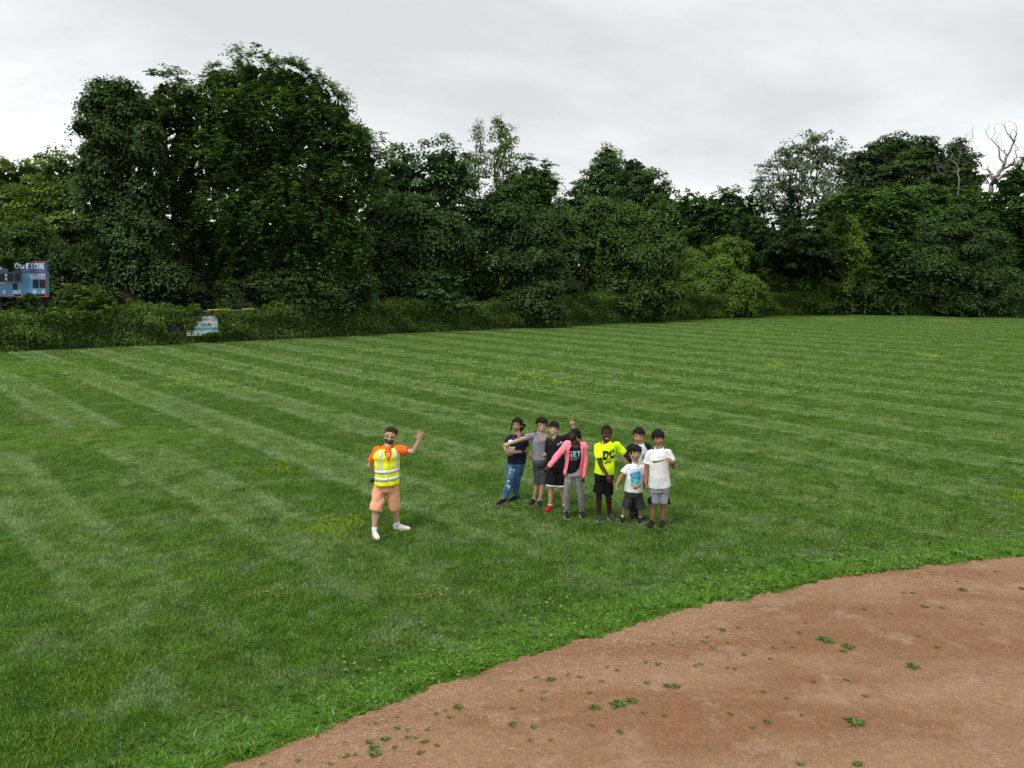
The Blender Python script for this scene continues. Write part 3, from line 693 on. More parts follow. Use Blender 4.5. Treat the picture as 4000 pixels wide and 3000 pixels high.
def limb_path(rg, a, b, n=6, wob=.08):
    a, b = np.array(a), np.array(b); L = np.linalg.norm(b - a)
    pts = [a + (b - a) * t + rg.normal(0, wob * L * math.sin(math.pi * t) + 1e-6, 3) + np.array([0, 0, .10 * L * math.sin(math.pi * t)]) for t in np.linspace(0, 1, n)]
    return [Vector(p) for p in pts]
TRI = [0]
def tree(name, label, style, lf, lobes_px, Y, seed, leaf=0.22, cover=1.0, cat='tree', trunk=True, group=None, crown='crown', twigs=0, base=None, thick=1.0, core=None):
    rg = np.random.default_rng(seed)
    lobes = lobes_world(lobes_px, Y)
    cx = np.mean([c[0] for c, r in lobes]) if base is None else P3(base, 1100, Y).x
    cy = np.mean([c[1] for c, r in lobes])
    root = empty(name, (cx, cy, 0), label, cat, group)
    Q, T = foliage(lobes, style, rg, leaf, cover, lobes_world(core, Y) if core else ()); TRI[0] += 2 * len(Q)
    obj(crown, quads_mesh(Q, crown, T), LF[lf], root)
    if trunk:
        mb = MB(); zt = max(c[2] for c, r in lobes)
        hub = Vector((cx, cy, zt * .45)); r0 = (.10 + .017 * zt) * thick
        mb.tube(limb_path(rg, (cx, cy, -.1), hub, 5, .02), [r0 * 1.25, r0, r0 * .92, r0 * .85, r0 * .78], 10)
        for c, r in lobes:
            st = Vector((cx, cy, zt * .45 * rg.uniform(.6, 1)))
            e_ = Vector(c); pth = limb_path(rg, st, e_, 6, .05)
            mb.tube(pth, [r0 * .5 * (1 - .13 * i) for i in range(6)], 7)
            for _ in range(3 + twigs):
                d = rsph(rg, 1)[0]; d[2] = abs(d[2]) * .9; e2 = Vector(c + d * r * (.85 if not twigs else 1.0))
                mb.tube(limb_path(rg, pth[rg.integers(3, 6)], e2, 5, .06), [r0 * .2 * (1 - .2 * i) + .012 for i in range(5)], 5)
        mb.build('trunk', M_BARK, root, True)
    return root

# ---- far backdrop of woodland, one mass nobody could count
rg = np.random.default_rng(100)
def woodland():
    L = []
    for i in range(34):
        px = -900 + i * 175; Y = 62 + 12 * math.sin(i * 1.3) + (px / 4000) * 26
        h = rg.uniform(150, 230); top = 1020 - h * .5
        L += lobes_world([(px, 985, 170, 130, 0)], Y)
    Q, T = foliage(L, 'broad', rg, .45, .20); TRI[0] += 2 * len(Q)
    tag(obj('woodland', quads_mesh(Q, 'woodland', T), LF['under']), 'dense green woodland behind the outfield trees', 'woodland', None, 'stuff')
woodland()

# ---- trees, left to right
T_ = tree
T_('sweetgum_tree', 'yellow-green tree with open round crown behind the scoreboard, at the left edge', 'broad', 'yellow', [(20, 730, 110, 105), (120, 700, 60, 70), (60, 860, 170, 130), (-130, 780, 130, 150)], 58, 1, .24, .9, twigs=2)
T_('sweetgum_tree', 'yellow-green tree with a pointed top just left of the tall vine-covered tree', 'broad', 'yellow', [(245, 690, 85, 80), (190, 800, 90, 90), (300, 720, 60, 90), (260, 880, 130, 130), (200, 1020, 120, 110)], 56, 2, .24, .9, twigs=2)
T_('vine_covered_tree', 'tall dark tree smothered in vines, leftmost of the big trees', 'vine', 'vine', [(440, 390, 70, 75), (385, 470, 55, 80), (520, 410, 80, 75), (465, 460, 90, 90), (450, 560, 125, 120), (570, 600, 80, 90, -.8), (420, 720, 90, 140), (560, 780, 110, 170), (440, 930, 105, 190), (400, 1090, 90, 120), (560, 1050, 130, 160)], 47, 3, .17, .75)
T_('small_leaved_tree', 'feathery mid-green tree filling the gap between the vine-covered tree and the tallest tree', 'spray', 'ailanthus', [(655, 400, 75, 80), (740, 430, 90, 90), (650, 560, 110, 130), (770, 620, 110, 150), (680, 780, 120, 160)], 50, 4, .20, 1.15)
T_('tall_walnut_tree', 'tallest and broadest tree, feathery dark green crown rising left of centre', 'spray', 'ailanthus',
   [(870, 345, 75, 80), (1000, 340, 110, 100), (1130, 345, 95, 90), (1230, 410, 95, 100), (1040, 470, 210, 150), (1300, 480, 90, 100), (1385, 560, 85, 95), (1420, 660, 60, 80), (860, 520, 100, 130), (1210, 640, 170, 150),
    (950, 720, 170, 170, -.6), (1330, 760, 110, 140), (1130, 850, 190, 170), (860, 900, 130, 160), (1300, 930, 130, 130), (1000, 1030, 190, 120, .5), (1360, 1060, 90, 110)], 50.5, 5, .175, 1.55, twigs=1, core=[(1040, 430, 170, 130, 1.5), (1230, 540, 150, 140, 1.5), (1130, 740, 240, 200, 2), (900, 600, 110, 150, 1.5), (1000, 950, 220, 170, 1.5)])
T_('maple_tree', 'round-leaved cool green tree right of the tallest tree', 'broad', 'cool', [(1555, 690, 85, 85), (1500, 790, 80, 110), (1625, 740, 80, 90), (1730, 650, 75, 80), (1790, 700, 60, 80), (1700, 790, 110, 110), (1580, 900, 140, 130)], 57, 6, .25, .95, twigs=1)
T_('vine_covered_tree', 'dark vine curtain hanging over a tree below the round-leaved tree', 'vine', 'vine', [(1530, 930, 95, 130), (1650, 980, 120, 170), (1500, 1090, 90, 110), (1620, 1130, 120, 90), (1760, 950, 70, 130)], 55, 7, .18, .8)
T_('ailanthus_sapling', 'thin sapling with wispy see-through top, left of the two poking above the tree line', 'sparse', 'poplar', [(1868, 520, 16, 45), (1835, 640, 32, 50), (1878, 600, 28, 60), (1850, 720, 50, 60)], 60, 8, .15, 2.6, thick=.3, twigs=2)
T_('ailanthus_sapling', 'taller thin sapling with light leafy top, right of the two poking above the tree line', 'sparse', 'yellow', [(1945, 500, 14, 35), (1955, 560, 38, 50), (1985, 550, 30, 55), (1955, 640, 58, 60), (1975, 720, 65, 70)], 60.5, 9, .19, 2.6, thick=.35, twigs=2)
T_('walnut_tree', 'small tree with long drooping leaflets on top, right of the thin saplings', 'spray', 'ailanthus', [(2080, 700, 60, 60), (2030, 780, 80, 80), (2130, 740, 55, 70), (2110, 860, 100, 110)], 61, 10, .22, 1.2)
T_('vine_covered_tree', 'grey-green vine-draped tree with stacked rounded humps at the centre', 'vine', 'vine', [(1985, 790, 110, 60), (1900, 830, 80, 60), (2010, 900, 100, 90), (2120, 900, 75, 70), (1890, 960, 90, 110), (2030, 1040, 130, 120), (2150, 1030, 80, 130), (1880, 1110, 110, 90), (2090, 1170, 100, 75, -1.2), (2190, 920, 60, 100, 1)], 57.5, 11, .18, .85)
T_('tulip_tree', 'tall narrow tree with pointed light top, right of centre', 'fine', 'ailanthus', [(2372, 620, 38, 45), (2350, 690, 70, 60), (2400, 710, 60, 70), (2290, 770, 60, 60), (2360, 820, 120, 110), (2250, 860, 70, 110)], 68, 12, .22, 1.0, twigs=2)
T_('oak_tree', 'dark rounded tree touching the right side of the narrow pointed tree', 'broad', 'dark', [(2475, 665, 45, 50), (2510, 710, 60, 60), (2470, 780, 80, 80), (2555, 780, 50, 80), (2590, 790, 35, 60)], 66, 13, .24, 1.1)
T_('vine_covered_tree', 'tree draped in bright-topped vine ridges in front of the dark rounded tree', 'vine', 'vinelight', [(2340, 830, 70, 55), (2400, 880, 70, 60), (2460, 855, 75, 60), (2560, 880, 60, 110), (2380, 990, 100, 110), (2500, 1000, 110, 120), (2590, 1020, 60, 130), (2430, 1120, 120, 100), (2540, 1160, 100, 80), (2300, 960, 60, 110)], 62, 14, .18, .9)
T_('ailanthus_tree', 'low distant tree in the dip of the skyline, left one', 'spray', 'ailanthus', [(2690, 830, 70, 65), (2640, 880, 60, 90), (2740, 870, 60, 80), (2700, 960, 100, 90)], 84, 15, .30, 1.0)
T_('ailanthus_tree', 'low distant tree in the dip of the skyline, right one before the poplar', 'spray', 'ailanthus', [(2850, 815, 80, 70), (2800, 880, 80, 80), (2920, 860, 60, 80), (2850, 960, 120, 90)], 83, 16, .30, 1.0)
T_('poplar_tree', 'pale airy poplar with sky showing through its crown, right of the skyline dip', 'sparse', 'poplar', [(3165, 575, 60, 55), (3080, 620, 50, 55), (3040, 680, 60, 55), (3240, 610, 50, 60), (3285, 690, 45, 70), (3140, 690, 90, 80), (2985, 745, 50, 45), (3060, 790, 70, 70), (3200, 790, 100, 90)], 82, 17, .27, 2.3, thick=.6, twigs=5)
T_('pine_tree', 'dark drooping pine in front of the pale airy poplar', 'pine', 'pine', [(3085, 885, 150, 140), (3230, 900, 110, 120)], 79, 18, cover=2.0)
T_('oak_tree', 'large dark dense oak crown on the right skyline', 'broad', 'dark', [(3380, 640, 55, 55), (3330, 670, 40, 45), (3430, 590, 45, 45), (3485, 565, 45, 40), (3545, 590, 45, 45), (3610, 590, 45, 45), (3560, 640, 80, 60), (3650, 640, 45, 60), (3360, 700, 60, 60), (3460, 690, 100, 80), (3590, 710, 100, 80), (3500, 780, 110, 60)], 82, 19, .28, 1.15, twigs=1)
T_('oak_tree', 'dark tufted tree between the large oak and the bare dead tree', 'broad', 'dark', [(3735, 590, 40, 45), (3760, 650, 60, 50), (3700, 690, 60, 60), (3790, 710, 50, 50), (3740, 780, 80, 60)], 83, 20, .27, 1.1, twigs=3)
T_('ailanthus_tree', 'mid-green feathery tree below the pale poplar, above the arched vines', 'spray', 'ailanthus', [(3310, 800, 80, 65), (3250, 850, 70, 70), (3400, 840, 80, 70), (3330, 900, 110, 80)], 77, 21, .27, 1.1)
T_('ailanthus_tree', 'mid-green feathery tree directly below the large dark oak', 'spray', 'ailanthus', [(3480, 800, 80, 55), (3570, 810, 70, 65), (3440, 880, 90, 80), (3550, 900, 100, 80)], 75, 22, .27, 1.1)
T_('ailanthus_tree', 'feathery tree below the dark tufted tree, left of the dead trunk', 'spray', 'ailanthus', [(3640, 790, 60, 55), (3720, 810, 70, 60), (3790, 800, 50, 60), (3690, 880, 120, 60)], 75.5, 23, .27, 1.1)
T_('ailanthus_tree', 'green tree at the right edge below the bare dead branches', 'spray', 'ailanthus', [(3880, 800, 60, 55), (3950, 730, 60, 55), (4040, 700, 70, 80), (3920, 870, 90, 80), (4020, 850, 100, 110), (3940, 980, 90, 110), (4060, 1010, 90, 130)], 73, 24, .25, 1.1)
T_('vine_arch', 'arched vine mound with light rim, left one of the arches below the pine', 'vine', 'bright', [(3130, 935, 80, 65), (3085, 1010, 60, 90), (3190, 1010, 65, 90), (3120, 1090, 85, 80)], 72, 25, .19, .9, 'vine mound')
T_('vine_arch', 'narrow vine column with curled top, right one of the arches below the pine', 'vine', 'bright', [(3300, 900, 60, 45), (3250, 960, 40, 60), (3320, 990, 65, 75), (3330, 1080, 60, 90)], 71.5, 26, .19, .9, 'vine mound')
T_('vine_mound', 'broad rounded vine hill covering trees at far right', 'vine', 'vine', [(3750, 905, 105, 70), (3660, 930, 75, 70), (3840, 950, 70, 80), (3650, 1040, 100, 100), (3780, 1040, 110, 110), (3700, 1130, 130, 90), (3860, 1090, 70, 100)], 69, 27, .19, .95, 'vine mound')
T_('walnut_tree', 'dark shaded tree in the hollow between the arches and the broad vine hill', 'spray', 'ailanthus', [(3440, 990, 80, 80), (3520, 1000, 70, 90), (3470, 1100, 110, 90), (3580, 1120, 80, 90), (3390, 1130, 70, 80)], 72, 28, .24, 1.0)
T_('vine_mound', 'rounded bright vine dome behind the corner of the fence', 'vine', 'bright', [(2790, 1105, 95, 75), (2870, 1140, 85, 70), (2700, 1150, 80, 70), (2900, 1190, 70, 45)], 67.5, 29, .18, 1.0, 'vine mound', trunk=False)
T_('vine_mound', 'small light green vine dome with a flat top above the larger dome', 'vine', 'bright', [(2840, 995, 75, 55), (2910, 1030, 60, 50), (2880, 1080, 90, 50)], 73, 30, .19, 1.0, 'vine mound', trunk=False)
T_('vine_mound', 'small round vine dome next to the vine-ridged tree', 'vine', 'bright', [(2705, 1035, 60, 50), (2680, 1090, 70, 60), (2740, 1080, 60, 50)], 70, 31, .19, 1.0, 'vine mound', trunk=False)
T_('walnut_sapling', 'young bright compound-leaved shrub between the vine domes and arches', 'spray', 'yellow', [(2985, 1060, 55, 50), (3010, 1110, 60, 50), (2950, 1120, 60, 50)], 71.5, 32, .24, 1.3, 'shrub', trunk=False)
T_('vine_mound', 'vines rising in a domed heap above the scoreboard', 'vine', 'vinelight', [(115, 930, 70, 55), (60, 975, 90, 70), (150, 1000, 80, 70), (30, 1030, 110, 50)], 46.8, 33, .14, 1.1, 'vine mound')
T_('vine_mound', 'dark vine column standing right of the scoreboard', 'vine', 'vine', [(245, 1030, 60, 70), (270, 1110, 60, 90), (235, 1180, 75, 60), (330, 1140, 70, 70)], 46.2, 34, .15, 1.0, 'vine mound')
T_('sumac_shrub', 'bright leafy shrub behind the fence right of the dark vine column', 'spray', 'yellow', [(300, 1160, 22, 18), (305, 1195, 40, 25), (385, 1180, 35, 24), (400, 1215, 60, 24)], 43.0, 35, .13, 2.6, 'shrub', trunk=False)
T_('shrub', 'low dark shrub standing below the right end of the scoreboard', 'broad', 'dark', [(155, 1212, 42, 16), (100, 1228, 40, 14), (205, 1225, 40, 16)], 41.8, 36, .11, 2.2, 'shrub', trunk=False)
T_('shrub', 'dark fine-leaved shrub under the tallest tree behind the yellow fence cap', 'fine', 'dark', [(1000, 1140, 110, 60), (1120, 1120, 110, 70), (940, 1190, 80, 40), (1230, 1150, 110, 70)], 48.6, 37, .14, 1.8, 'shrub', trunk=False)
T_('vine_covered_tree', 'vine-wrapped trunk cluster at the lower right of the tallest tree', 'vine', 'vine', [(1270, 1060, 70, 110), (1370, 1130, 90, 90), (1200, 1000, 60, 100)], 50, 38, .16, .9, 'vine mound')
T_('shrub', 'leafy shrub leaning over the fence below the vine curtain', 'broad', 'cool', [(1760, 1130, 70, 50), (1690, 1170, 90, 40), (1800, 1180, 60, 40)], 53.5, 39, .17, 1.6, 'shrub', trunk=False)
T_('vine_mound', 'tall dark vine bank against the fence at the right edge of the view', 'vine', 'vine', [(3900, 1170, 90, 55), (4010, 1160, 90, 60), (3800, 1180, 80, 50), (4120, 1165, 100, 60)], 67.6, 40, .18, .9, 'vine mound', trunk=False)
T_('vine_mound', 'low light green vine heap on the fence line left of the far corner', 'vine', 'bright', [(3130, 1170, 60, 45), (3060, 1185, 60, 35), (3200, 1190, 70, 40)], 72.0, 41, .17, .9, 'vine mound', trunk=False)
T_('vine_covered_tree', 'dark vine-hung tree low behind the fence between the arches and the broad vine hill', 'vine', 'vine', [(3400, 1170, 110, 60), (3560, 1180, 100, 55), (3680, 1190, 80, 45)], 70.8, 42, .19, .8, 'vine mound', trunk=False)

# ---- bare dead tree on the right skyline
C7 = lambda x, y, Y: P3(2600 + x / 1.58, 400 + y / 1.58, Y)
def dead(label, paths, Y, seed, twig=2):
    rg = np.random.default_rng(seed); first = C7(*paths[0][0][0], Y)
    root = empty('dead_tree', (first.x, first.y, 0), label, 'tree')
    for pi_, (path, r0, r1) in enumerate(paths):
        mb = MB(); tw = mb; r0 *= .52; r1 *= .45
        pts = [C7(x, y, Y + 1.2 * math.sin(i * 1.7 + x)) for i, (x, y) in enumerate(path)]
        if path[0] == paths[0][0][0] and path is paths[0][0]: pts = [Vector((pts[0].x, pts[0].y, 0))] + pts
        fine = []
        for i in range(len(pts) - 1):
            for t in (0, .34, .67): fine.append(pts[i].lerp(pts[i + 1], t) + Vector(rg.normal(0, .05, 3)))
        fine.append(pts[-1]); n = len(fine)
        mb.tube(fine, [r0 + (r1 - r0) * (i / (n - 1)) ** .8 for i in range(n)], 8)
        for i in range(2, n, 2):
            for _ in range(twig):
                d = Vector(rsph(rg, 1)[0]); d.z = abs(d.z) + .3; L = rg.uniform(.5, 1.5)
                tw.tube(limb_path(rg, fine[i], fine[i] + d.normalized() * L, 4, .1), [.022, .017, .013, .008], 4)
        mb.build('trunk' if pi_ == 0 else 'branch', M_DEAD, root, True)
dead('bare silvery dead tree with forked branches at the right edge of the skyline', [([(1975, 600), (2000, 560), (2015, 510), (2035, 465), (2085, 410), (2090, 360), (2120, 310), (2150, 250), (2160, 200), (2165, 150)], .62, .05), ([(2020, 480), (2005, 430), (1985, 410), (1955, 412)], .22, .04),
      ([(2085, 380), (2060, 330), (2060, 280), (2020, 240), (1990, 215)], .2, .04), ([(2150, 250), (2125, 210), (2105, 180), (2095, 145)], .14, .04), ([(2070, 425), (2130, 385), (2180, 395), (2212, 360), (2240, 370)], .26, .08), ([(2130, 385), (2165, 340), (2160, 300), (2185, 270)], .16, .04),
      ([(2025, 495), (2080, 460), (2150, 448), (2230, 470)], .3, .1), ([(2110, 330), (2090, 300), (2070, 300)], .1, .03)], 76, 50, 1)
dead('thin bare dead branches in front of the dark tufted tree', [([(1815, 480), (1805, 420), (1800, 380), (1815, 330), (1825, 280), (1850, 230)], .16, .03), ([(1800, 390), (1760, 350), (1770, 310), (1740, 290)], .1, .03), ([(1825, 290), (1870, 260), (1895, 220)], .09, .03), ([(1805, 440), (1740, 420), (1680, 380), (1650, 370)], .1, .03), ([(1760, 470), (1700, 440), (1670, 405)], .08, .03), ([(1815, 340), (1850, 300), (1910, 290)], .07, .02), ([(1790, 560), (1740, 555), (1690, 530)], .1, .04)], 79.5, 51, 1)

# ---- understory along the back of the fence
FP = [G(-1500, 1475), G(-600, 1416), G(0, 1378), G(850, 1338), G(1500, 1305), G(2200, 1275), G(2650, 1252), G(3000, 1235), G(3160, 1229), G(3320, 1228), G(3500, 1231), G(4000, 1243), G(4700, 1262)]
FP = [Vector((p.x, p.y, 0)) for p in FP]
def along(path, step):
    out = []; 
    for a, b in zip(path[:-1], path[1:]):
        n = max(1, int((b - a).length / step))
        for i in range(n): out.append((a.lerp(b, i / n), (b - a).normalized()))
    out.append((path[-1], (path[-1] - path[-2]).normalized())); return out
def back_normal(d):
    n = Vector((-d.y, d.x, 0)); return n if n.y > 0 else -n
def inset_(p, d, k): return p + back_normal(d) * k
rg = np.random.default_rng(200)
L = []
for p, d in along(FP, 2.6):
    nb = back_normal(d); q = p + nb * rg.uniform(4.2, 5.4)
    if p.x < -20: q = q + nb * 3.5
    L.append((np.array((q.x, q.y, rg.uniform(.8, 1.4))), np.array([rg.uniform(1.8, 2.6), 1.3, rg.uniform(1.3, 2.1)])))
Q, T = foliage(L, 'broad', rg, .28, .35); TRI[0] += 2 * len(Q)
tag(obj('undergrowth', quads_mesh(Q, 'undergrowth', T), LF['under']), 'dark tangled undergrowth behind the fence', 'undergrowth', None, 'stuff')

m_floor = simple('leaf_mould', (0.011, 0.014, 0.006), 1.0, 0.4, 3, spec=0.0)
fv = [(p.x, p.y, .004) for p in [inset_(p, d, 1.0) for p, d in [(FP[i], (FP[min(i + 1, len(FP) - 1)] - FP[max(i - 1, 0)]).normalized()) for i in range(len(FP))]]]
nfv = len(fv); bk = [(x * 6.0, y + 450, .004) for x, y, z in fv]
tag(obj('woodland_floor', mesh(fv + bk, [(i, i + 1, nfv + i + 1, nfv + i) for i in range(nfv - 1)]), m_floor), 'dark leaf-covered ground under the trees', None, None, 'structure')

# ---- chain-link fence with its vine cover
M_GALV = simple('galvanised_steel', (0.32, 0.33, 0.33), 0.5, 0.15, 20, metal=0.7)
M_YEL = simple('yellow_plastic_cap', (0.46, 0.34, 0.03), 0.45, 0.12, 8)
FH = 1.80
def inset(p, d, k): return p + back_normal(d) * k
def fence(label, path, cap_from=None, cap_to=None):
    root = empty('chain_link_fence', path[0], label, 'fence')
    line = along(path, 3.0)
    pts = [inset(p, d, .45) for p, d in line]
    post_me = None
    mb = MB(); mb.tube([(0, 0, 0), (0, 0, FH + .04)], .032, 8); mb.ball((0, 0, FH + .05), .036, nu=8, nv=6); post_me = mb.mesh(True, 'post'); post_me.materials.append(M_GALV)
    for p in pts:
        o = obj('post', post_me, None, root); o.location = p
    mb = MB(); mb.tube([p + Vector((0, 0, FH)) for p in pts], .022, 6); mb.build('top_rail', M_GALV, root, True)
    mb = MB(); mb.tube([p + Vector((0, 0, .08)) for p in pts], .012, 5); mb.build('tension_wire', M_GALV, root)
    # woven fabric: crossing wires every 15 cm (the real 5 cm mesh is far below a pixel here)
    wires = []
    for a, b in zip(pts[:-1], pts[1:]):
        L_ = (b - a).length; d = (b - a).normalized(); n = int(L_ / .15)
        for i in range(n):
            for s in (1, -1):
                x0 = i * .15; x1 = x0 + s * (FH - .1)
                za, zb = .08, FH - .02
                if x1 < 0: zb = za + (zb - za) * (x0 / (x0 - x1)); x1 = 0
                if x1 > L_: zb = za + (zb - za) * ((L_ - x0) / (x1 - x0)); x1 = L_
                pa = a + d * x0 + Vector((0, 0, za)); pb = a + d * x1 + Vector((0, 0, zb)); w = d * .0025
                wires.append([pa - w, pa + w, pb + w, pb - w])
    o = obj('chain_mesh', quads_mesh(np.array([[tuple(v) for v in q] for q in wires]), 'chain'), M_GALV, root); o['kind'] = 'stuff'
    return root
iC = 8
fence('chain-link fence buried in vines along the left and middle of the outfield', FP[:iC + 1])
fence('chain-link fence buried in dark vines along the right of the outfield', FP[iC:])
# the yellow cap that shows where the vines thin out

def fence_pt(px, off=.45):
    """point on the fence line below picture column px"""
    for a, b in zip(FP[:-1], FP[1:]):
        for i in range(200):
            p = a.lerp(b, i / 200)
            if p.x / (p.y * CP + CAM_H * SP) * FPX + 2000 >= px: return inset(p, (b - a).normalized(), off), (b - a).normalized()
for (x0, x1, lb) in ((822, 912, 'longer strip of yellow plastic cap on the fence rail above the white banner'), (958, 1006, 'shorter strip of yellow plastic cap on the fence rail right of the white banner')):
    a, d = fence_pt(x0); b, _ = fence_pt(x1)
    mb = MB(); n = 8
    mb.tube([a.lerp(b, i / n) + Vector((0, 0, FH + .06 + .006 * math.sin(i * 2))) for i in range(n + 1)], .034, 8); o = mb.build('fence_cap', M_YEL, None, True); tag(o, lb, 'fence cap')

def vine_cover(name, label, path, zprof, seed, lf, leaf, px_skip=()):
    rg = np.random.default_rng(seed); Q, T = [], []
    UP = np.array([0, 0, 1.0]); s_acc = 0
    for p, d in along(path, .5):
        nb = back_normal(d); px = p.x / (p.y * CP + CAM_H * SP) * FPX + 2000
        top = zprof(px) + .09 * math.sin(s_acc * 1.7) + .07 * math.sin(s_acc * 4.3 + 1); s_acc += .5
        dist = p.length; n = int(560 * (.14 / leaf) ** 2 * (1.0 if dist < 60 else .8))
        # profile: front face billowing towards the field, rounded top, short back
        t = rg.uniform(0, 1, n); f = t < .74
        z = np.where(f, t / .74 * top, top + .12 * np.sin((t - .74) / .26 * np.pi) - np.clip((t - .9) * 5, 0, 1) * .5)
        bulge = .30 * np.clip(z / top, 0, 1) ** 1.2 - .06 + .10 * np.sin(z * 5 + s_acc * .7) + .10 * math.sin(s_acc * .9 + 2) 
        off = np.where(f, .30 - bulge, .25 + (t - .74) / .26 * .75)
        xs = rg.uniform(-.3, .3, n); w = np.sin(s_acc * 3.1 + z * 4) * .08 + np.sin(s_acc * 1.3 - z * 2.2) * .09
        P = np.array(p) + np.array(nb) * (off + w + rg.normal(0, .07, n))[:, None] + np.array(d) * xs[:, None] + UP * (z + rg.normal(0, .05, n))[:, None]
        nn = np.where(f[:, None], -np.array(nb) * .75 + UP * .35, UP * 1.0); nn = unit(nn + rg.normal(0, .42, (n, 3)))
        ok = P[:, 2] > .02
        for (a_, b_, z0, z1) in px_skip:
            pxp = P[:, 0] / (P[:, 1] * CP + (CAM_H - P[:, 2]) * SP) * FPX + 2000
            hole = (pxp > a_ + 55 * np.clip((P[:, 2] - z0) / (z1 - z0), 0, 1) * (a_ < 760) * (a_ > 700)) & (pxp < b_) & (P[:, 2] > z0 + .05 * np.sin(pxp * .21)) & (P[:, 2] < z1 + .07 * np.sin(pxp * .13 + 1))
            ok &= ~hole | (rg.uniform(size=n) < .012)
        P, nn = P[ok], nn[ok]
        Q.append(leaf_quads(P, nn, leaf, leaf * .85, rg)); T.append(.38 + .12 * np.sin(P[:, 0] * 2.1 + P[:, 2] * 3) + rg.normal(0, .2, len(P)) + .1 * math.sin(s_acc))
        # core of large leaves in the darkest tone
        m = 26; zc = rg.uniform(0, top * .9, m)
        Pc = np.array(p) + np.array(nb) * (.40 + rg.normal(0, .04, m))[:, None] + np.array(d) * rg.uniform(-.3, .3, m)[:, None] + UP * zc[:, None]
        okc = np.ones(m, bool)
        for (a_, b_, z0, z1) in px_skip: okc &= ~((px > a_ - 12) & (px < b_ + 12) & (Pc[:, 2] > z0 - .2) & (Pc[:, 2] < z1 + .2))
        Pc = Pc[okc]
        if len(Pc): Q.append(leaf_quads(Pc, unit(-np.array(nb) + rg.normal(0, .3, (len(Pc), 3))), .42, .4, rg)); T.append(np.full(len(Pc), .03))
    Q = np.concatenate(Q); T = np.clip(np.concatenate(T), 0, 1); TRI[0] += 2 * len(Q)
    return tag(obj(name, quads_mesh(Q, name, T), LF[lf]), label, 'vines', None, 'stuff')
def prof_l(px):
    z = np.interp(px, [-1500, 0, 350, 480, 780, 815, 1010, 1080, 1500, 1750, 1850, 2180, 2230, 2500, 2700, 3000, 3160], [1.9, 1.92, 1.95, 2.15, 2.0, 1.62, 1.66, 1.98, 2.1, 2.05, 1.8, 1.9, 2.15, 2.2, 2.1, 2.0, 2.1])
    return float(z)
SKIP = [(742, 856, .55, 1.50), (655, 716, .70, 1.22)]
vine_cover('vine_cover', 'leafy green vines blanketing the fence along the left and centre', FP[:iC + 1], prof_l, 301, 'hedge', .13, SKIP)
vine_cover('vine_cover', 'dark leafy vines blanketing the fence along the far right', FP[iC:], lambda px: 2.1 + .3 * math.sin(px * .01), 302, 'vine', .17)

# ---- banners on the fence
M_VINYL = simple('white_vinyl', (0.62, 0.64, 0.66), 0.45, 0.10, 3)
M_TEAL = simple('teal_print', (0.10, 0.42, 0.47), 0.5, 0.15, 6)
M_INK = simple('grey_print', (0.16, 0.17, 0.18), 0.6, 0.1)
M_BLKV = simple('black_vinyl', (0.018, 0.019, 0.022), 0.35, 0.3, 4)
M_GREYV = simple('grey_print_light', (0.07, 0.07, 0.075), 0.5, 0.3, 5)
M_BLUEV = simple('blue_print', (0.04, 0.12, 0.17), 0.5, 0.3, 6)
M_STREAK = simple('grey_brown_streak', (0.20, 0.18, 0.165), 0.9, 0.3, 6)
FONT = {}
def text_mesh(body, size, bold=0.0, space=1.0, shear=0.0, align='CENTER'):
    cu = bpy.data.curves.new('txt', 'FONT'); cu.body = body; cu.size = size; cu.align_x = align; cu.align_y = 'CENTER'; cu.offset = bold; cu.space_character = space; cu.shear = shear; cu.resolution_u = 3
    o = bpy.data.objects.new('txt', cu); COL.objects.link(o)
    dg = bpy.context.evaluated_depsgraph_get(); dg.update()
    me = bpy.data.meshes.new_from_object(o.evaluated_get(dg)); bpy.data.objects.remove(o); me.materials.clear(); return me
def place_flat(me, f):
    for v in me.vertices: v.co = f(v.co.x, v.co.y)
    me.update(); return me
def banner(label, x0, x1, z0, z1, mat, seed):
    a, d = fence_pt(x0, .36); b, _ = fence_pt(x1, .36); W = (b - a).length; H = z1 - z0
    nb = back_normal(d)
    root = empty('banner', a + Vector((0, 0, z0)), label, 'banner')
    def f(u, v, o=0.0):
        w = .022 * math.sin(u * 9 + v * 4 + seed) + .014 * math.sin(u * 17 - v * 11)
        return a + d * (u * W) + Vector((0, 0, z0 + v * H)) + nb * (w - o)
    def sheet(nm, u0, u1, v0, v1, o, mt, nu=24, nv=12, skew=0.0):
        vs = [f(u0 + (u1 - u0) * i / nu + skew * (j / nv), v0 + (v1 - v0) * j / nv, o) for j in range(nv + 1) for i in range(nu + 1)]
        fs = [(j * (nu + 1) + i, j * (nu + 1) + i + 1, (j + 1) * (nu + 1) + i + 1, (j + 1) * (nu + 1) + i) for j in range(nv) for i in range(nu)]
        return obj(nm, mesh(vs, fs, True), mt, root)
    def words_(txt, u, v, size, mt, o=.006, nm='lettering', **kw):
        me = place_flat(text_mesh(txt, size, **kw), lambda x, y: f(u + x / W, v + y / H, o)); return obj(nm, me, mt, root)
    return root, sheet, words_, W, H
root, sheet, words_, W, H = banner('torn white vinyl banner with a teal stripe showing through gap in the fence vines', 735, 858, .42, 1.52, M_VINYL, 1)
sheet('vinyl_sheet', 0, 1, 0, 1, 0, M_VINYL)
sheet('teal_stripe', .10, 1, .24, .40, .004, M_TEAL)
words_('TOWING LLC', .73, .82, .21, M_INK, bold=.004)
words_('240 643 4331', .76, .53, .19, M_INK, bold=.003)
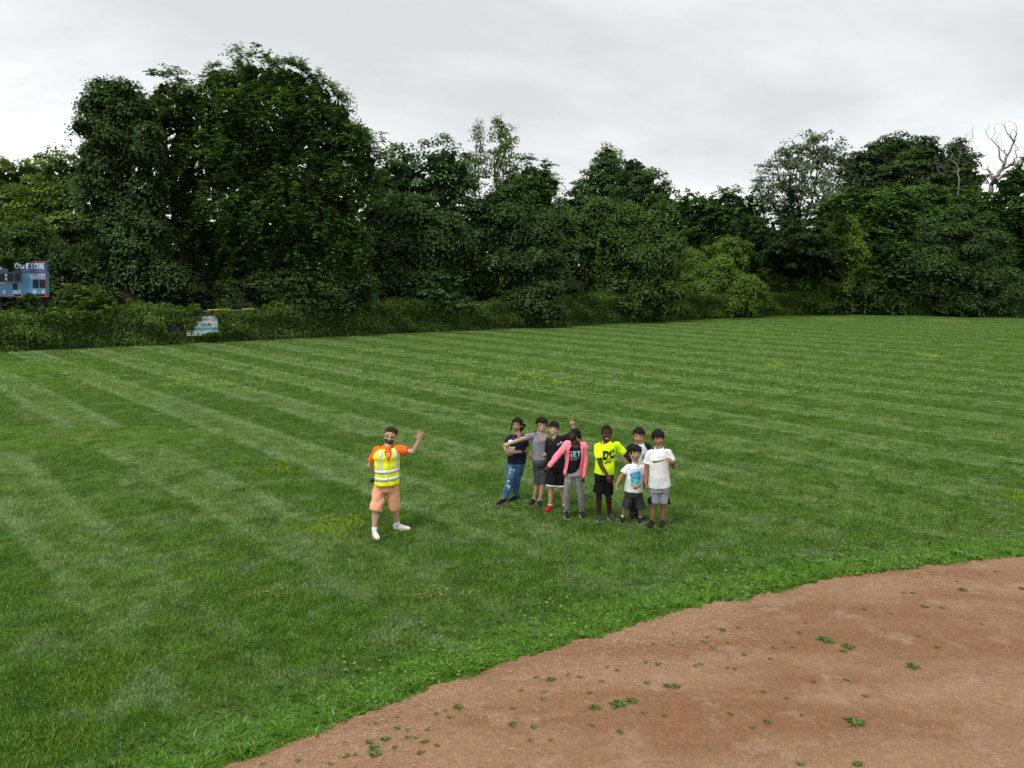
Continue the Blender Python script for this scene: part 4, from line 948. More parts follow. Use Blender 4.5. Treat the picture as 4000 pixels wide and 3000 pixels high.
sheet('vinyl_streak', .16, .22, .42, .86, .005, M_STREAK, 2, 8, .10); sheet('vinyl_streak', .80, .83, .36, .62, .005, M_STREAK, 2, 8, -.10); sheet('vinyl_streak', .10, .16, .04, .30, .005, M_STREAK, 2, 8, .05); sheet('vinyl_streak', .30, .33, .05, .2, .005, M_STREAK, 2, 8, .05)  # narrow grey-brown streaks laid over the vinyl
root, sheet, words_, W, H = banner('dark banner half buried in the fence vines left of the white one', 610, 716, .50, 1.30, M_BLKV, 3)
sheet('vinyl_sheet', 0, 1, 0, 1, 0, M_BLKV); sheet('blue_panel', .02, .36, .45, .95, .004, M_BLUEV)
sheet('grey_swoosh', .50, .56, .08, .92, .004, M_GREYV, 2, 10, .22); sheet('grey_swoosh', .66, .69, .05, .6, .004, M_GREYV, 2, 10, .18)
words_('LBO', .37, .22, .16, M_VINYL, bold=.006)

# ---- scoreboard
M_SB = simple('scoreboard_blue', (0.10, 0.255, 0.43), 0.5, 0.16, 1.5)
M_SB2 = simple('scoreboard_deep_blue', (0.065, 0.155, 0.34), 0.5, 0.16, 1.5)
M_RED = simple('red_trim', (0.26, 0.07, 0.10), 0.5, 0.15, 5)
M_WHT = simple('white_lettering', (0.78, 0.80, 0.80), 0.5, 0.08, 8)
M_DIG = simple('black_digit_window', (0.014, 0.012, 0.018), 0.3, 0.2, 8)
M_POSTG = simple('scoreboard_post', (0.025, 0.028, 0.025), 0.7, 0.2, 5)
YS = 42.6
TRc = P3(176, 1021, YS); BRc = P3(186, 1159, YS)
SX = TRc.x; SW = 6.2; ZT = TRc.z; ZB = BRc.z; SH = ZT - ZB
root = empty('scoreboard', (SX - SW / 2, YS, 0), 'blue baseball scoreboard with white lettering and red trim, overgrown at its top', 'scoreboard')
yaw = R(-6); ex = Vector((math.cos(yaw), math.sin(yaw), 0)); ny = Vector((-ex.y, ex.x, 0)) * -1
s_px = 8.295          # crop pixels per photo pixel
def SBP(cx, cy, o=0.0):
    """board coordinates from the close-up of the photo (right end = 1480..1545)"""
    v = (cy - 170) / (1325 - 170); right = 1460 + (1548 - 1460) * v
    u = (right - cx) / s_px / FPX * (YS * 1.02)
    return Vector((SX + .03, YS, ZT)) - ex * u - Vector((0, 0, SH * v)) + ny * o
def sb_box(nm, x0, y0, x1, y1, o0, o1, mt):
    c = [SBP(x, y, o) for o in (o0, o1) for (x, y) in ((x0, y0), (x1, y0), (x1, y1), (x0, y1))]
    return obj(nm, mesh(c, [(0, 1, 2, 3), (7, 6, 5, 4), (0, 4, 5, 1), (1, 5, 6, 2), (2, 6, 7, 3), (3, 7, 4, 0)]), mt, root)
XL = -2150
sb_box('header_panel', XL, 176, 1458, 500, -.22, 0, M_SB2); sb_box('main_panel', XL, 515, 1480, 1320, -.22, 0.001, M_SB)
def line(nm, x0, y0, x1, y1, w, mt, o=.02):
    a, b = SBP(x0, y0), SBP(x1, y1); mb = MB(); dv = (b - a).normalized(); up = ny.cross(dv).normalized()
    mb.box((a + b) / 2 + ny * (o - .01), ((b - a).length / 2 + w, w, .012), (dv, up, ny)); return mb.build(nm, mt, root)
line('trim_strip', XL, 178, 1455, 178, .030, M_RED); line('trim_strip', XL, 507, 1478, 507, .028, M_RED, .024); line('trim_strip', XL, 1322, 1540, 1322, .030, M_RED); line('trim_strip', 1458, 178, 1482, 1322, .022, M_RED, .028)
line('trim_strip', 625, 520, 645, 855, .018, M_RED, .022); line('trim_strip', -1000, 858, 648, 858, .018, M_RED, .026)
for (x0, y0, x1, y1) in ((175, 562, 365, 830), (410, 562, 600, 830), (-330, 562, -130, 830), (-110, 562, 65, 830), (330, 880, 495, 1100), (1022, 772, 1210, 1035), (1255, 772, 1440, 1035), (375, 1250, 605, 1308), (1110, 1240, 1415, 1300)):
    vv = ((y0 + y1) / 2 - 170) / 1155 * 88 - 45 * 0
    sb_box('digit_window', x0 - 0, y0, x1, y1, .004, .022, M_DIG)
for cy in (632, 745):
    mb = MB(); mb.ball(SBP(118, cy, .02), (.07, .03, .055)); mb.build('colon_dot', M_WHT, root, True)
def sb_text(txt, cx, cy, hpx, bold=.02, width=None, **kw):
    me = text_mesh(txt, 1.0, bold=bold, **kw); xs = [v.co.x for v in me.vertices]; ys = [v.co.y for v in me.vertices]
    h = max(ys) - min(ys); w = max(xs) - min(xs); my = (max(ys) + min(ys)) / 2; mx = (max(xs) + min(xs)) / 2
    sx = (width or w * hpx / h) / w
    return obj('lettering', place_flat(me, lambda x, y: SBP(cx + (x - mx) * sx, cy - (y - my) * hpx / h, .016)), M_WHT, root)
sb_text('GUEST', 1208, 660, 142, .012, 520, space=1.12); sb_text('OUT', 478, 1170, 118, .016, 265, space=1.1); sb_text('H', 1075, 1165, 118, .04, 95); sb_text('E', 1372, 1160, 118, .04, 78); sb_text('E', 50, 1172, 118, .04, 80)
# slab-serif header letters, each cut as its own bold letter with serifs
def serif(ch, cx, w):
    sb_text(ch, cx, 320, 190, .035, w)
    for fx in {'T': (0,), 'N': (-.38, .38), 'W': (-.3, .3), 'S': ()}.get(ch, ()):
        yy = 405 if ch in 'TN' else 232
        sb_box('serif', cx + fx * w - 42, yy - 10, cx + fx * w + 42, yy + 10, .012, .017, M_WHT)
    if ch == 'N': sb_box('serif', cx - .38 * w - 42, 225, cx - .38 * w + 30, 242, .012, .017, M_WHT); sb_box('serif', cx + .38 * w - 30, 225, cx + .38 * w + 42, 242, .012, .017, M_WHT)
for ch, cx, w in (('N', 1325, 130), ('O', 1148, 165), ('T', 1000, 130), ('T', 840, 130), ('O', 672, 165), ('O', 500, 165), ('W', 290, 230), ('.', 70, 48), ('S', -40, 125)): serif(ch, cx, w)
sb_box('small_plate', -80, 872, 80, 895, .004, .012, M_WHT); line('groove', -300, 940, 255, 940, .008, M_SB2, .012); line('groove', -300, 1078, 255, 1078, .008, M_SB2, .012)
for k in (0.5, 3.1, 5.6):
    mb = MB(); c = Vector((SX, YS, 0)) - ex * k - ny * .35; mb.box(c + Vector((0, 0, ZT / 2 - .1)), (.09, .09, ZT / 2 - .1)); mb.build('post', M_POSTG, root)
# vines that hang over the board's top edge
T_('vine_drape', 'vines spilling over the top of the scoreboard and hiding part of its lettering', 'vine', 'vinelight', [(25, 1016, 26, 9, 0, .2), (8, 1026, 18, 10, 0, .2), (94, 1017, 9, 6, 0, .15), (38, 1040, 6, 12, 0, .1), (-60, 1030, 40, 16, 0, .3)], 42.2, 61, .12, 1.0, 'vines', trunk=False)
T_('vine_drape', 'vine tuft creeping up the lower edge of the scoreboard', 'vine', 'vinelight', [(116, 1160, 7, 5, 0, .2), (132, 1170, 14, 6, 0, .25)], 42.1, 62, .11, 1.6, 'vines', trunk=False)
# green spray of vine leaves at the foot of the white banner
T_('vine_drape', 'bright vine leaves growing up in front of the white banner', 'vine', 'vinelight', [(842, 1313, 14, 6, 0, .2), (826, 1318, 10, 4, 0, .2)], 44.6, 63, .12, 1.8, 'vines', trunk=False)
print('FOLIAGE TRIS', TRI[0])
# ------------------------------------------------------------------ people
def CR(x0, y0, s): return lambda x, y: (x0 + x / s, y0 + y / s)
KM = CR(1350, 1600, 2.9625); K1 = CR(1900, 1580, 3.3186); K2 = CR(2260, 1620, 3.457)
SKIN = dict(fair=(0.50, 0.315, 0.225), tan=(0.37, 0.205, 0.125), light=(0.47, 0.285, 0.185), olive=(0.34, 0.185, 0.115), brown=(0.30, 0.155, 0.085), dark=(0.052, 0.024, 0.016), darker=(0.040, 0.018, 0.013))
def skin_mat(k): return simple('skin_' + k, SKIN[k], 0.6, 0.10, 18, spec=0.22, bump=.002, bscale=60)
def cloth(name, col, rough=0.85, **kw): return simple(name, col, rough, kw.pop('var', 0.11), kw.pop('scale', 11), bump=kw.pop('bump', 0.006), bscale=kw.pop('bscale', 22), spec=kw.pop('spec', 0.15), **kw)
M_EYEW = simple('eye_white', (0.62, 0.58, 0.54), 0.3, 0.02); M_IRIS = simple('iris', (0.018, 0.011, 0.008), 0.2, 0.05)
M_TEETH = simple('teeth', (0.72, 0.69, 0.62), 0.3, 0.03); M_LIP = simple('lips', (0.36, 0.13, 0.11), 0.5, 0.05); M_LIPD = simple('lips_dark', (0.10, 0.035, 0.032), 0.45, 0.05); M_MOUTH = simple('mouth_inside', (0.08, 0.015, 0.015), 0.6, 0.05)
M_BLKHAIR = simple('black_hair', (0.015, 0.013, 0.012), 0.75, 0.6, 60, bump=0.004, bscale=120, spec=0.08); M_BRHAIR = simple('brown_hair', (0.036, 0.020, 0.014), 0.8, 0.4, 60, bump=0.004, bscale=120, spec=0.08)
M_FRAME = simple('spectacle_frame', (0.03, 0.028, 0.028), 0.35, 0.05); M_METALF = simple('thin_metal_frame', (0.16, 0.13, 0.11), 0.35, 0.05, metal=0.6)
M_SOLEW = simple('white_sole', (0.62, 0.60, 0.56), 0.6, 0.1, 20); M_SOLEB = simple('black_sole', (0.02, 0.02, 0.02), 0.7, 0.1, 20)
M_WSOCK = cloth('white_sock', (0.72, 0.72, 0.70)); M_BSOCK = cloth('black_sock', (0.02, 0.02, 0.022)); M_GSOCK = cloth('grey_sock', (0.10, 0.10, 0.11))

def hand(mb, W, D, Np, T, s, pose='relaxed', curl=None):
    """palm, four unequal jointed fingers and a thumb; D to the fingertips, Np out of the palm, T towards the thumb"""
    D = Vector(D).normalized(); Np = Vector(Np); Np = (Np - D * Np.dot(D)).normalized(); Tt = D.cross(Np).normalized()
    if Tt.dot(Vector(T)) < 0: Tt = -Tt
    W = Vector(W)
    mb.tube([W - D * .01 * s, W + D * .025 * s, W + D * .06 * s, W + D * .088 * s], [(.024 * s, .017 * s), (.033 * s, .016 * s), (.040 * s, .0145 * s), (.038 * s, .012 * s)], 12, Tt)
    cu = dict(open=(3, 4, 3), relaxed=(22, 28, 20), fist=(80, 88, 60), peace=(80, 88, 60), pinch=(48, 50, 30))[pose]
    L = (.071, .079, .074, .058); off = (.029, .010, -.010, -.029)
    for i in range(4):
        c = (2, 3, 2) if (pose == 'peace' and i < 2) else cu
        spread = {'open': (9, 3, -4, -13), 'peace': (14, -14, 0, 0)}.get(pose, (3, 1, -1, -4))[i]
        d = (Matrix.Rotation(R(spread), 3, Np) @ D) if (Matrix.Rotation(R(5), 3, Np) @ D).dot(Tt) > 0 else (Matrix.Rotation(R(-spread), 3, Np) @ D)
        p = W + D * .082 * s + Tt * off[i] * s; pts = [p - D * .02 * s, p]; ax = d.cross(Np).normalized(); a = 0
        for k, f in enumerate((.46, .30, .24)):
            a += R(c[k]) * (1 + .12 * (i - 1)); dd = d * math.cos(a) + Np * math.sin(a); pts.append(pts[-1] + dd * L[i] * f * s)
        r = .0098 * s; mb.tube(pts, [r * 1.05, r * 1.02, r, r * .93, r * .78], 8); mb.ball(pts[-1], r * .85, nu=8, nv=6)
    tb = W + D * .022 * s + Tt * .026 * s; ta = {'open': 52, 'relaxed': 28, 'fist': 18, 'peace': 15, 'pinch': 25}[pose]
    d1 = D * math.cos(R(ta)) + Tt * math.sin(R(ta)) + Np * (.2 if pose == 'open' else .5); d1.normalize()
    d2 = (d1 + D * .25 + (Np * .6 - Tt * .7 if pose in ('fist', 'peace') else Np * .1)).normalized()
    p1 = tb + d1 * .036 * s; p2 = p1 + d2 * .028 * s; mb.tube([tb - D * .01 * s, tb, p1, p2], [.013 * s, .0135 * s, .0112 * s, .0092 * s], 8); mb.ball(p2, .0098 * s, nu=8, nv=6)

class Person:
    def __init__(s, K, Y, label, skin, J, hs=1.0, fat=1.0, group=None, feet=None, yaw=0, pitch=0, tw=.15, rot=0.0, hx=1.07):
        s.tw = tw; s.rot = rot; s.hx = hx
        s.K, s.Y = K, Y; s.fat = fat; s.J = {}
        for k, v in J.items():
            px, py = K(v[0], v[1]); s.J[k] = P3(px, py, Y + (v[2] if len(v) > 2 else 0))
        j = s.J
        up = (j['top'] - j['chin']); s.hh = up.length * .93; up.normalize()
        s.hs = s.hh / .235
        fwd = Vector((math.sin(R(yaw)), -math.cos(R(yaw)), math.tan(R(pitch)))); fwd = (fwd - up * fwd.dot(up)).normalized()
        s.hU, s.hF = up, fwd; s.hR = s.hF.cross(s.hU) * -1     # towards picture right for a face turned to the camera
        s.hC = j['chin'] + up * s.hh * .5 + fwd * (-.035 * s.hs)
        S = (j['shB'] - j['shA']); s.sw = S.length / 2; s.S = S.normalized()
        s.smid = (j['shA'] + j['shB']) / 2
        s.feet = {}
        for side in 'AB':
            if feet and side in feet:
                h_, t_ = feet[side]; hp = G(*K(*h_), .03); tp = G(*K(*t_), .02); s.feet[side] = (Vector((hp.x, hp.y, 0)), Vector((tp.x, tp.y, 0)))
        c = (s.feet['A'][0] + s.feet['B'][0]) / 2
        s.root = empty('person', (c.x, c.y, 0), label, 'person', group)
        for side in 'AB':
            hp, tp = s.feet[side]; d = (tp - hp)
            Lf = max(.17, min(.29, .152 * s.height())) ; dn = d.normalized(); s.feet[side] = (hp, hp + dn * Lf, dn)
            s.J['an' + side] = hp + dn * Lf * .22 + Vector((0, 0, .085 * s.height() / 1.7))
            kn = s.J['kn' + side]; hip = s.J['hip' + side]
            kk = kn; mid = (hip.y + s.J['an' + side].y) / 2 - .03
            px = kk.x / kk.y; t_ = mid / kk.y; s.J['kn' + side] = Vector((0, 0, CAM_H)) + (kk - Vector((0, 0, CAM_H))) * t_
        s.skin = skin_mat(skin); s.k = s.height() / 1.7
        s.mb = MB(); s.dark = skin in ('dark', 'darker')
    def height(s): return s.J['top'].z
    def P(s, x, y, dy=0.0):
        return P3(*s.K(x, y), s.Y + dy)
    def head(s, mb):
        C, F, U, X, h = s.hC, s.hF, s.hU, s.hR * s.hx, s.hs; ax = (X, F, U)
        def q(x, f, u): return C + X * (x * h) + F * (f * h) + U * (u * h)
        mb.ball(q(0, -.012, .030), (.074 * h, .092 * h, .086 * h), ax, 24, 16)
        mb.ball(q(0, .018, -.040), (.060 * h, .070 * h, .076 * h), ax, 24, 16)
        mb.ball(q(0, .050, -.092), (.028 * h, .026 * h, .024 * h), ax)          # chin
        for sx in (-1, 1):
            mb.ball(q(.040 * sx, .052, -.030), (.026 * h, .026 * h, .028 * h), ax)  # cheek
            mb.ball(q(.030 * sx, .068, .016), (.028 * h, .014 * h, .010 * h), ax)   # brow
            mb.ball(q(.078 * sx, -.006, -.010), (.009 * h, .017 * h, .031 * h), ax) # ear
            mb.ball(q(.012 * sx, .092, -.036), (.010 * h, .012 * h, .008 * h), ax)  # nostril wing
        mb.tube([q(0, .078, .010), q(0, .094, -.012), q(0, .106, -.032), q(0, .090, -.042)], [.009 * h, .011 * h, .0125 * h, .010 * h], 8)
        mb.ball(q(0, .084, -.061), (.024 * h, .010 * h, .008 * h), ax); mb.ball(q(0, .080, -.072), (.020 * h, .010 * h, .008 * h), ax)
        s.q = q
    def body(s, hands):
        mb, j, k, f = s.mb, s.J, s.k, s.fat
        s.head(mb)
        nb = j['neck']; rn = .052 * k * (.9 + .1 * f)
        mb.tube([nb - s.hU * .05, nb, s.hC - s.hU * .06 * s.hs - s.hF * .02], [rn * 1.05, rn, rn * .95], 14)
        hip = (j['hipA'] + j['hipB']) / 2 + Vector((0, 0, .05 * k)); s.hipc = hip
        sp = [hip.lerp(s.smid, t) for t in (-.08, .12, .45, .74, .93)] + [nb]
        tw = s.tw - .042
        w = [(tw, .072 * k * f), (tw, .072 * k * f), (tw * .9, .072 * k * f), (min(.150 * k * f, s.sw * .80), .088 * k * f), (s.sw * .55, .046 * k), (.050 * k, .048 * k)]; s.sp, s.w = sp, w
        mb.tube(sp, w, 20, s.S)
        for side in 'AB':
            sh, el, wr = j['sh' + side], j['el' + side], j['wr' + side]
            sh = sh - Vector((0, 0, .016)); mb.ball(sh, .040 * k * (.8 + .2 * f)); ff = .75 + .25 * f
            m1 = sh.lerp(el, .4); m2 = el.lerp(wr, .3)
            mb.tube([sh, m1, el, m2, wr], [.039 * k * ff, .041 * k * ff, .038 * k * ff, .037 * k * ff, .024 * k * ff], 12); mb.ball(el, .038 * k * ff)
            if side in hands:
                tip, npal, th, pose = hands[side]; tipw = tip if isinstance(tip, Vector) else s.P(*tip)
                hand(mb, wr, tipw - wr, npal, th, k * (1.12 if pose in ('open', 'peace') else 1.0), pose)
            hp, kn, an = j['hip' + side], j['kn' + side], j['an' + side]
            mb.tube([hp + Vector((0, 0, .04)), hp.lerp(kn, .5), kn, kn.lerp(an, .28) + s.back() * .012, kn.lerp(an, .6), an], [.074 * k * f, .064 * k * f, .050 * k * ff, .054 * k * ff, .041 * k * ff, .031 * k * ff], 14); mb.ball(kn, .051 * k * ff); mb.ball(hp, .070 * k * f)
            a0, a1, dn = s.feet[side]
            mb.tube([an, an - Vector((0, 0, .03))], [.033 * k, .036 * k], 10)
            mb.tube([a0 + dn * .02 + Vector((0, 0, .035)), a0.lerp(a1, .5) + Vector((0, 0, .035)), a1 - dn * .03 + Vector((0, 0, .025))], [(.03 * k, .026 * k), (.034 * k, .024 * k), (.028 * k, .016 * k)], 10, Vector((-dn.y, dn.x, 0)))
        me = remeshed(mb, .0075, 2, .28, 'body')
        s.bodyo = obj('body', me, s.skin, s.root)
        s.bvh = BVHTree.FromPolygons([v.co.copy() for v in me.vertices], [tuple(p.vertices) for p in me.polygons])
    def back(s): return Vector((0, 1, 0))
    # -------- face
    def on_face(s, x, u, o=0.0):
        src = s.q(x, .30, u); h, n, i, d = s.bvh.ray_cast(src, -s.hF)
        return (h if h else s.q(x, .09, u)) + s.hF * o * s.hs
    def face(s, hair=M_BLKHAIR, smile=0, squint=False, glasses=None, brow=1.0, lens=False):
        ax = (s.hR, s.hF, s.hU); h = s.hs
        for sx in (-1, 1):
            c = s.on_face(.032 * sx, -.004, -.002)
            mb = MB(); mb.ball(c, (.0145 * h, .006 * h, (.0028 if squint else .0062) * h), ax, 12, 8)
            o = mb.build('eye', M_IRIS if squint else M_EYEW, s.root, True)
            if not squint:
                mb = MB(); mb.ball(c + s.hF * .0035 * h, (.0068 * h, .004 * h, .0062 * h), ax, 10, 6); b = mb.mesh(True, 'iris'); b.materials.append(M_IRIS)
                q_ = bpy.data.objects.new('iris', b); COL.objects.link(q_); q_.parent = o
                mb = MB(); mb.ball(c + s.hF * .001 * h + s.hU * .0068 * h, (.0155 * h, .0065 * h, .0026 * h), ax, 10, 6); b = mb.mesh(True, 'eyelid'); b.materials.append(s.skin if not s.dark else M_IRIS); q_ = bpy.data.objects.new('eyelid', b); COL.objects.link(q_); q_.parent = o
            mb = MB(); pts = [s.on_face((.016 + .011 * i) * sx, .020 + (.004, .007, .007, .002)[i], .001) for i in range(4)]; mb.tube(pts, [.0030 * h * brow, .0042 * h * brow, .0038 * h * brow, .0022 * h], 6); mb.build('eyebrow', hair, s.root, True)
        lipm = M_LIPD if s.dark else M_LIP
        w = .024 + .006 * smile
        if smile >= 2:
            c = s.on_face(0, -.066, -.001); mb = MB(); mb.ball(c, (w * h, .007 * h, .0125 * h), ax, 14, 8); o = mb.build('mouth', lipm, s.root, True)
            mb = MB(); mb.ball(c + s.hU * .0025 * h + s.hF * .003 * h, (w * .84 * h, .006 * h, .0068 * h), ax, 14, 8); b = mb.mesh(True, 'teeth'); b.materials.append(M_TEETH); q_ = bpy.data.objects.new('teeth', b); COL.objects.link(q_); q_.parent = o
        else:
            mb = MB(); pts = [s.on_face(w * t, -.067 + .006 * smile * t * t, .001) for t in (-1, -.5, 0, .5, 1)]; mb.tube(pts, [.0018 * h, .0042 * h, .0048 * h, .0042 * h, .0018 * h], 6); mb.build('mouth', lipm, s.root, True)
        if glasses:
            r = s.root; mb0 = empty_child(r, 'spectacles')
            for sx in (-1, 1):
                c = s.on_face(.034 * sx, -.006, .012); pts = [c + s.hR * (.022 * h * math.cos(a)) + s.hU * (.0145 * h * math.sin(a)) for a in [i * math.pi / 8 for i in range(17)]]
                mb = MB(); mb.tube(pts, .0018 * h, 5); child(mb.mesh(), 'rim', glasses, mb0)
                e_ = s.q(.079 * sx, -.012, .004); mb = MB(); mb.tube([c + s.hR * (.022 * sx * h), s.q(.074 * sx, .05, 0.0), e_], .0015 * h, 5); child(mb.mesh(), 'temple', glasses, mb0)
                if lens:
                    mb = MB(); mb.add([c + s.hR * (.020 * h * math.cos(i * math.pi / 8)) + s.hU * (.013 * h * math.sin(i * math.pi / 8)) for i in range(16)], [tuple(range(16))]); child(mb.mesh(), 'lens', M_LENS, mb0)
            mb = MB(); mb.tube([s.on_face(-.012, -.002, .012), s.on_face(0, .002, .010), s.on_face(.012, -.002, .012)], .0018 * h, 5); child(mb.mesh(), 'bridge', glasses, mb0)
    def hair(s, mat=M_BLKHAIR, line=.052, side=-.01, vol=1.0, back=-.07, fringe=0.0, part=0.0, extra=None, amp=.004, name='hair', top=0.0):
        """shell of hair over the skull: line = hairline height on the brow, side = how low it comes by the ears"""
        h = s.hs; mb = MB(); nu, nv = 56, 36; vs = []; fs = []
        for jv in range(nv + 1):
            ph = math.pi * jv / nv
            for iu in range(nu):
                th = 2 * math.pi * iu / nu; x = math.sin(ph) * math.cos(th); f = math.sin(ph) * math.sin(th); u = math.cos(ph)
                P = Vector((x * (.0775 + .006 * vol), -.014 + f * (.096 + .006 * vol), .026 + u * (.094 + .008 * vol))); 
                frontness = max(0, f); lim = side + (line - side) * min(1, max(0, (P.y + .0) / .055)) if P.y > -.0 else back + (side - back) * min(1, max(0, (P.y + .06) / .06))
                lim -= fringe * max(0, 1 - abs(x - part) * 2.2) * frontness
                lim += .0045 * math.sin(P.x * 170 + vol * 9) + .003 * math.sin(P.x * 390 + P.y * 200)
                inn = 1 / (1 + math.exp(-(P.z - lim) / .0065))
                sc = (.86 + (.145 + .05 * (vol - 1)) * inn) * (1 + .03 * (vol - 1) * inn)
                C0 = Vector((0, -.014, .026)); Q = C0 + (P - C0) * sc + Vector((0, 0, top * inn * max(0, u)))
                vs.append(s.q(Q.x, Q.y, Q.z))
        for jv in range(nv):
            for iu in range(nu):
                a = jv * nu + iu; b = jv * nu + (iu + 1) % nu; fs.append((a, a + nu, b + nu, b))
        mb.add(vs, fs)
        rg = np.random.default_rng(int(vol * 100) + 7)
        for _ in range(int(60 * vol) if vol > .6 else 0):      # locks lying over the skull, longest at the fringe
            a = rg.uniform(0, 6.28); u = rg.uniform(-.1, .95); cph = math.sqrt(max(0, 1 - u * u)); x_, f_ = cph * math.cos(a), cph * math.sin(a)
            b0 = Vector((x_ * .088, -.014 + f_ * .102, .030 + u * .098)); lim_ = line if f_ > .2 else (side if f_ > -.3 else back)
            if b0.z < lim_ + .006: continue
            dr = Vector((x_ * .3 + rg.uniform(-.5, .5), f_ * .5 + rg.uniform(-.3, .3), -.55)).normalized() * rg.uniform(.018, .034)
            mid_ = b0 + dr * .5 + Vector((x_, f_, u)) * .006; en = b0 + dr
            mb.tube([s.q(*b0), s.q(*mid_), s.q(*en)], [.0065 * h, .0060 * h, .0028 * h], 6)
        if extra: extra(mb)
        me = remeshed(mb, .0060, 0, None, 'hair'); bumpy(me, amp, 130, 3)
        return obj(name, me, mat, s.root)
    # -------- clothes
    def top(s, mat, hem, hw, sleeves, name='shirt', off=.018, neckw=.075, hemc=None, amp=.0045, chest=1.0, sl_mat=None, voxel=.010, seed=1, neck_drop=.0, depth=.135, sep=False):
        """hem = picture point of the hem's middle, hw = half-width of the hem in metres; sleeves: side -> (fraction of the arm, radius at the cuff)"""
        j, k, f = s.J, s.k, s.fat; hp = s.P(*hem); s.hem = hp
        topc = s.smid + Vector((0, 0, .012)); nb = s.J['neck'] - Vector((0, 0, .012 + neck_drop))
        t = (0, .04, .3, .55, .8, .93, 1.0); ring = [hp.lerp(topc, q) for q in t] + [nb]
        sww = s.sw * .93
        A = [hw, hw, hw * .96 * 1 + 0, max(hw * .92, .148 * k * f * chest), max(.158 * k * f * chest, sww * .95), sww * .95, sww * .68, neckw * k]
        B = [depth * k * f * q for q in (1.0, 1.0, .98, .98, .98, .84, .68)] + [neckw * k * .95]
        s.ring, s.A, s.B = ring, A, B
        mb = MB(); mb.tube(ring, [(a, b) for a, b in zip(A, B)], 28, s.S); sm = MB() if sl_mat else mb
        for side, (fr_, rc) in sleeves.items():
            sh, el, wr = j['sh' + side], j['el' + side], j['wr' + side]; inn = s.smid.lerp(sh, .62) + Vector((0, 0, .010)); sh = sh - Vector((0, 0, .006))
            r0 = .056 * k * (.75 + .25 * f); rc *= .88
            if fr_ <= 1: pts = [inn, sh, sh.lerp(el, fr_ * .55), sh.lerp(el, fr_)]; rr = [r0 * .95, r0, (r0 + rc) / 2 + .003, rc]
            else: e2 = el.lerp(wr, fr_ - 1); pts = [inn, sh, sh.lerp(el, .5), el, el.lerp(wr, (fr_ - 1) * .5), e2]; rr = [r0 * .95, r0, r0 * .86, r0 * .76, (r0 * .7 + rc) / 2, rc]
            sm.tube(pts, rr, 16); 
            if sm is mb: sm.ball(sh, r0)
            elif fr_ <= 1: sm.ball(sh, r0)
        me = remeshed(mb, voxel, 1, .42, name); bumpy(me, amp * 1.5, 24, seed, (1.4, 1, .6))
        o = obj(name, me, mat, s.root); s.topo = me
        s.tbvh = BVHTree.FromPolygons([v.co.copy() for v in me.vertices], [tuple(p.vertices) for p in me.polygons])
        if sl_mat:
            me2 = remeshed(sm, voxel, 1, .6, 'sleeves'); bumpy(me2, amp, 26, seed + 1); obj('sleeves', me2, sl_mat, s.root)
        return o
    def legs(s, mat, waist, hwaist, hems, name='shorts', knee_r=None, amp=.005, seed=5, depth=.120, voxel=.010):
        """hems: side -> (fraction along hip-knee(-ankle), hem radius a, b)"""
        j, k, f = s.J, s.k, s.fat; wp = s.P(*waist); hc = (j['hipA'] + j['hipB']) / 2
        wp = wp + Vector((0, 0, .07)); mb = MB(); mb.tube([wp, wp.lerp(hc, .7), hc - Vector((0, 0, .035 * k))], [(hwaist * .86, depth * .86 * k * f), (hwaist * 1.0, depth * k * f), (hwaist * .98, depth * .92 * k * f)], 24, s.S)
        s.cuffs = {}
        for side, hm in hems.items():
            hp, kn, an = j['hip' + side], j['kn' + side], j['an' + side]; fr_, a, b = hm
            r0 = .092 * k * f
            if fr_ <= 1.15:
                e_ = hp.lerp(kn, fr_) if fr_ <= 1 else kn.lerp(an, (fr_ - 1)); pts = [hp + Vector((0, 0, .03)), hp.lerp(e_, .5), hp.lerp(e_, .97), e_]; rr = [(r0, r0), ((r0 + a) / 2, (r0 + b) / 2), (a, b), (a, b)]
            else:
                e_ = kn.lerp(an, fr_ - 1); kr = knee_r or .062 * k; pts = [hp + Vector((0, 0, .03)), hp.lerp(kn, .5), kn, kn.lerp(e_, .35), kn.lerp(e_, .8), e_]; rr = [(r0, r0), ((r0 + kr) / 2 + .004, (r0 + kr) / 2 + .004), (kr, kr), (kr * .98, kr), ((a + kr) / 2 * .96, (b + kr) / 2 * .96), (a, b)]
            mb.tube(pts, rr, 18, s.S); s.cuffs[side] = (pts[-2], pts[-1], a, b)
        me = remeshed(mb, voxel, 1, .42, name); bumpy(me, amp * 1.5, 28, seed, (1, 1, .8)); s.lbvh = BVHTree.FromPolygons([v.co.copy() for v in me.vertices], [tuple(p.vertices) for p in me.polygons])
        return obj(name, me, mat, s.root)
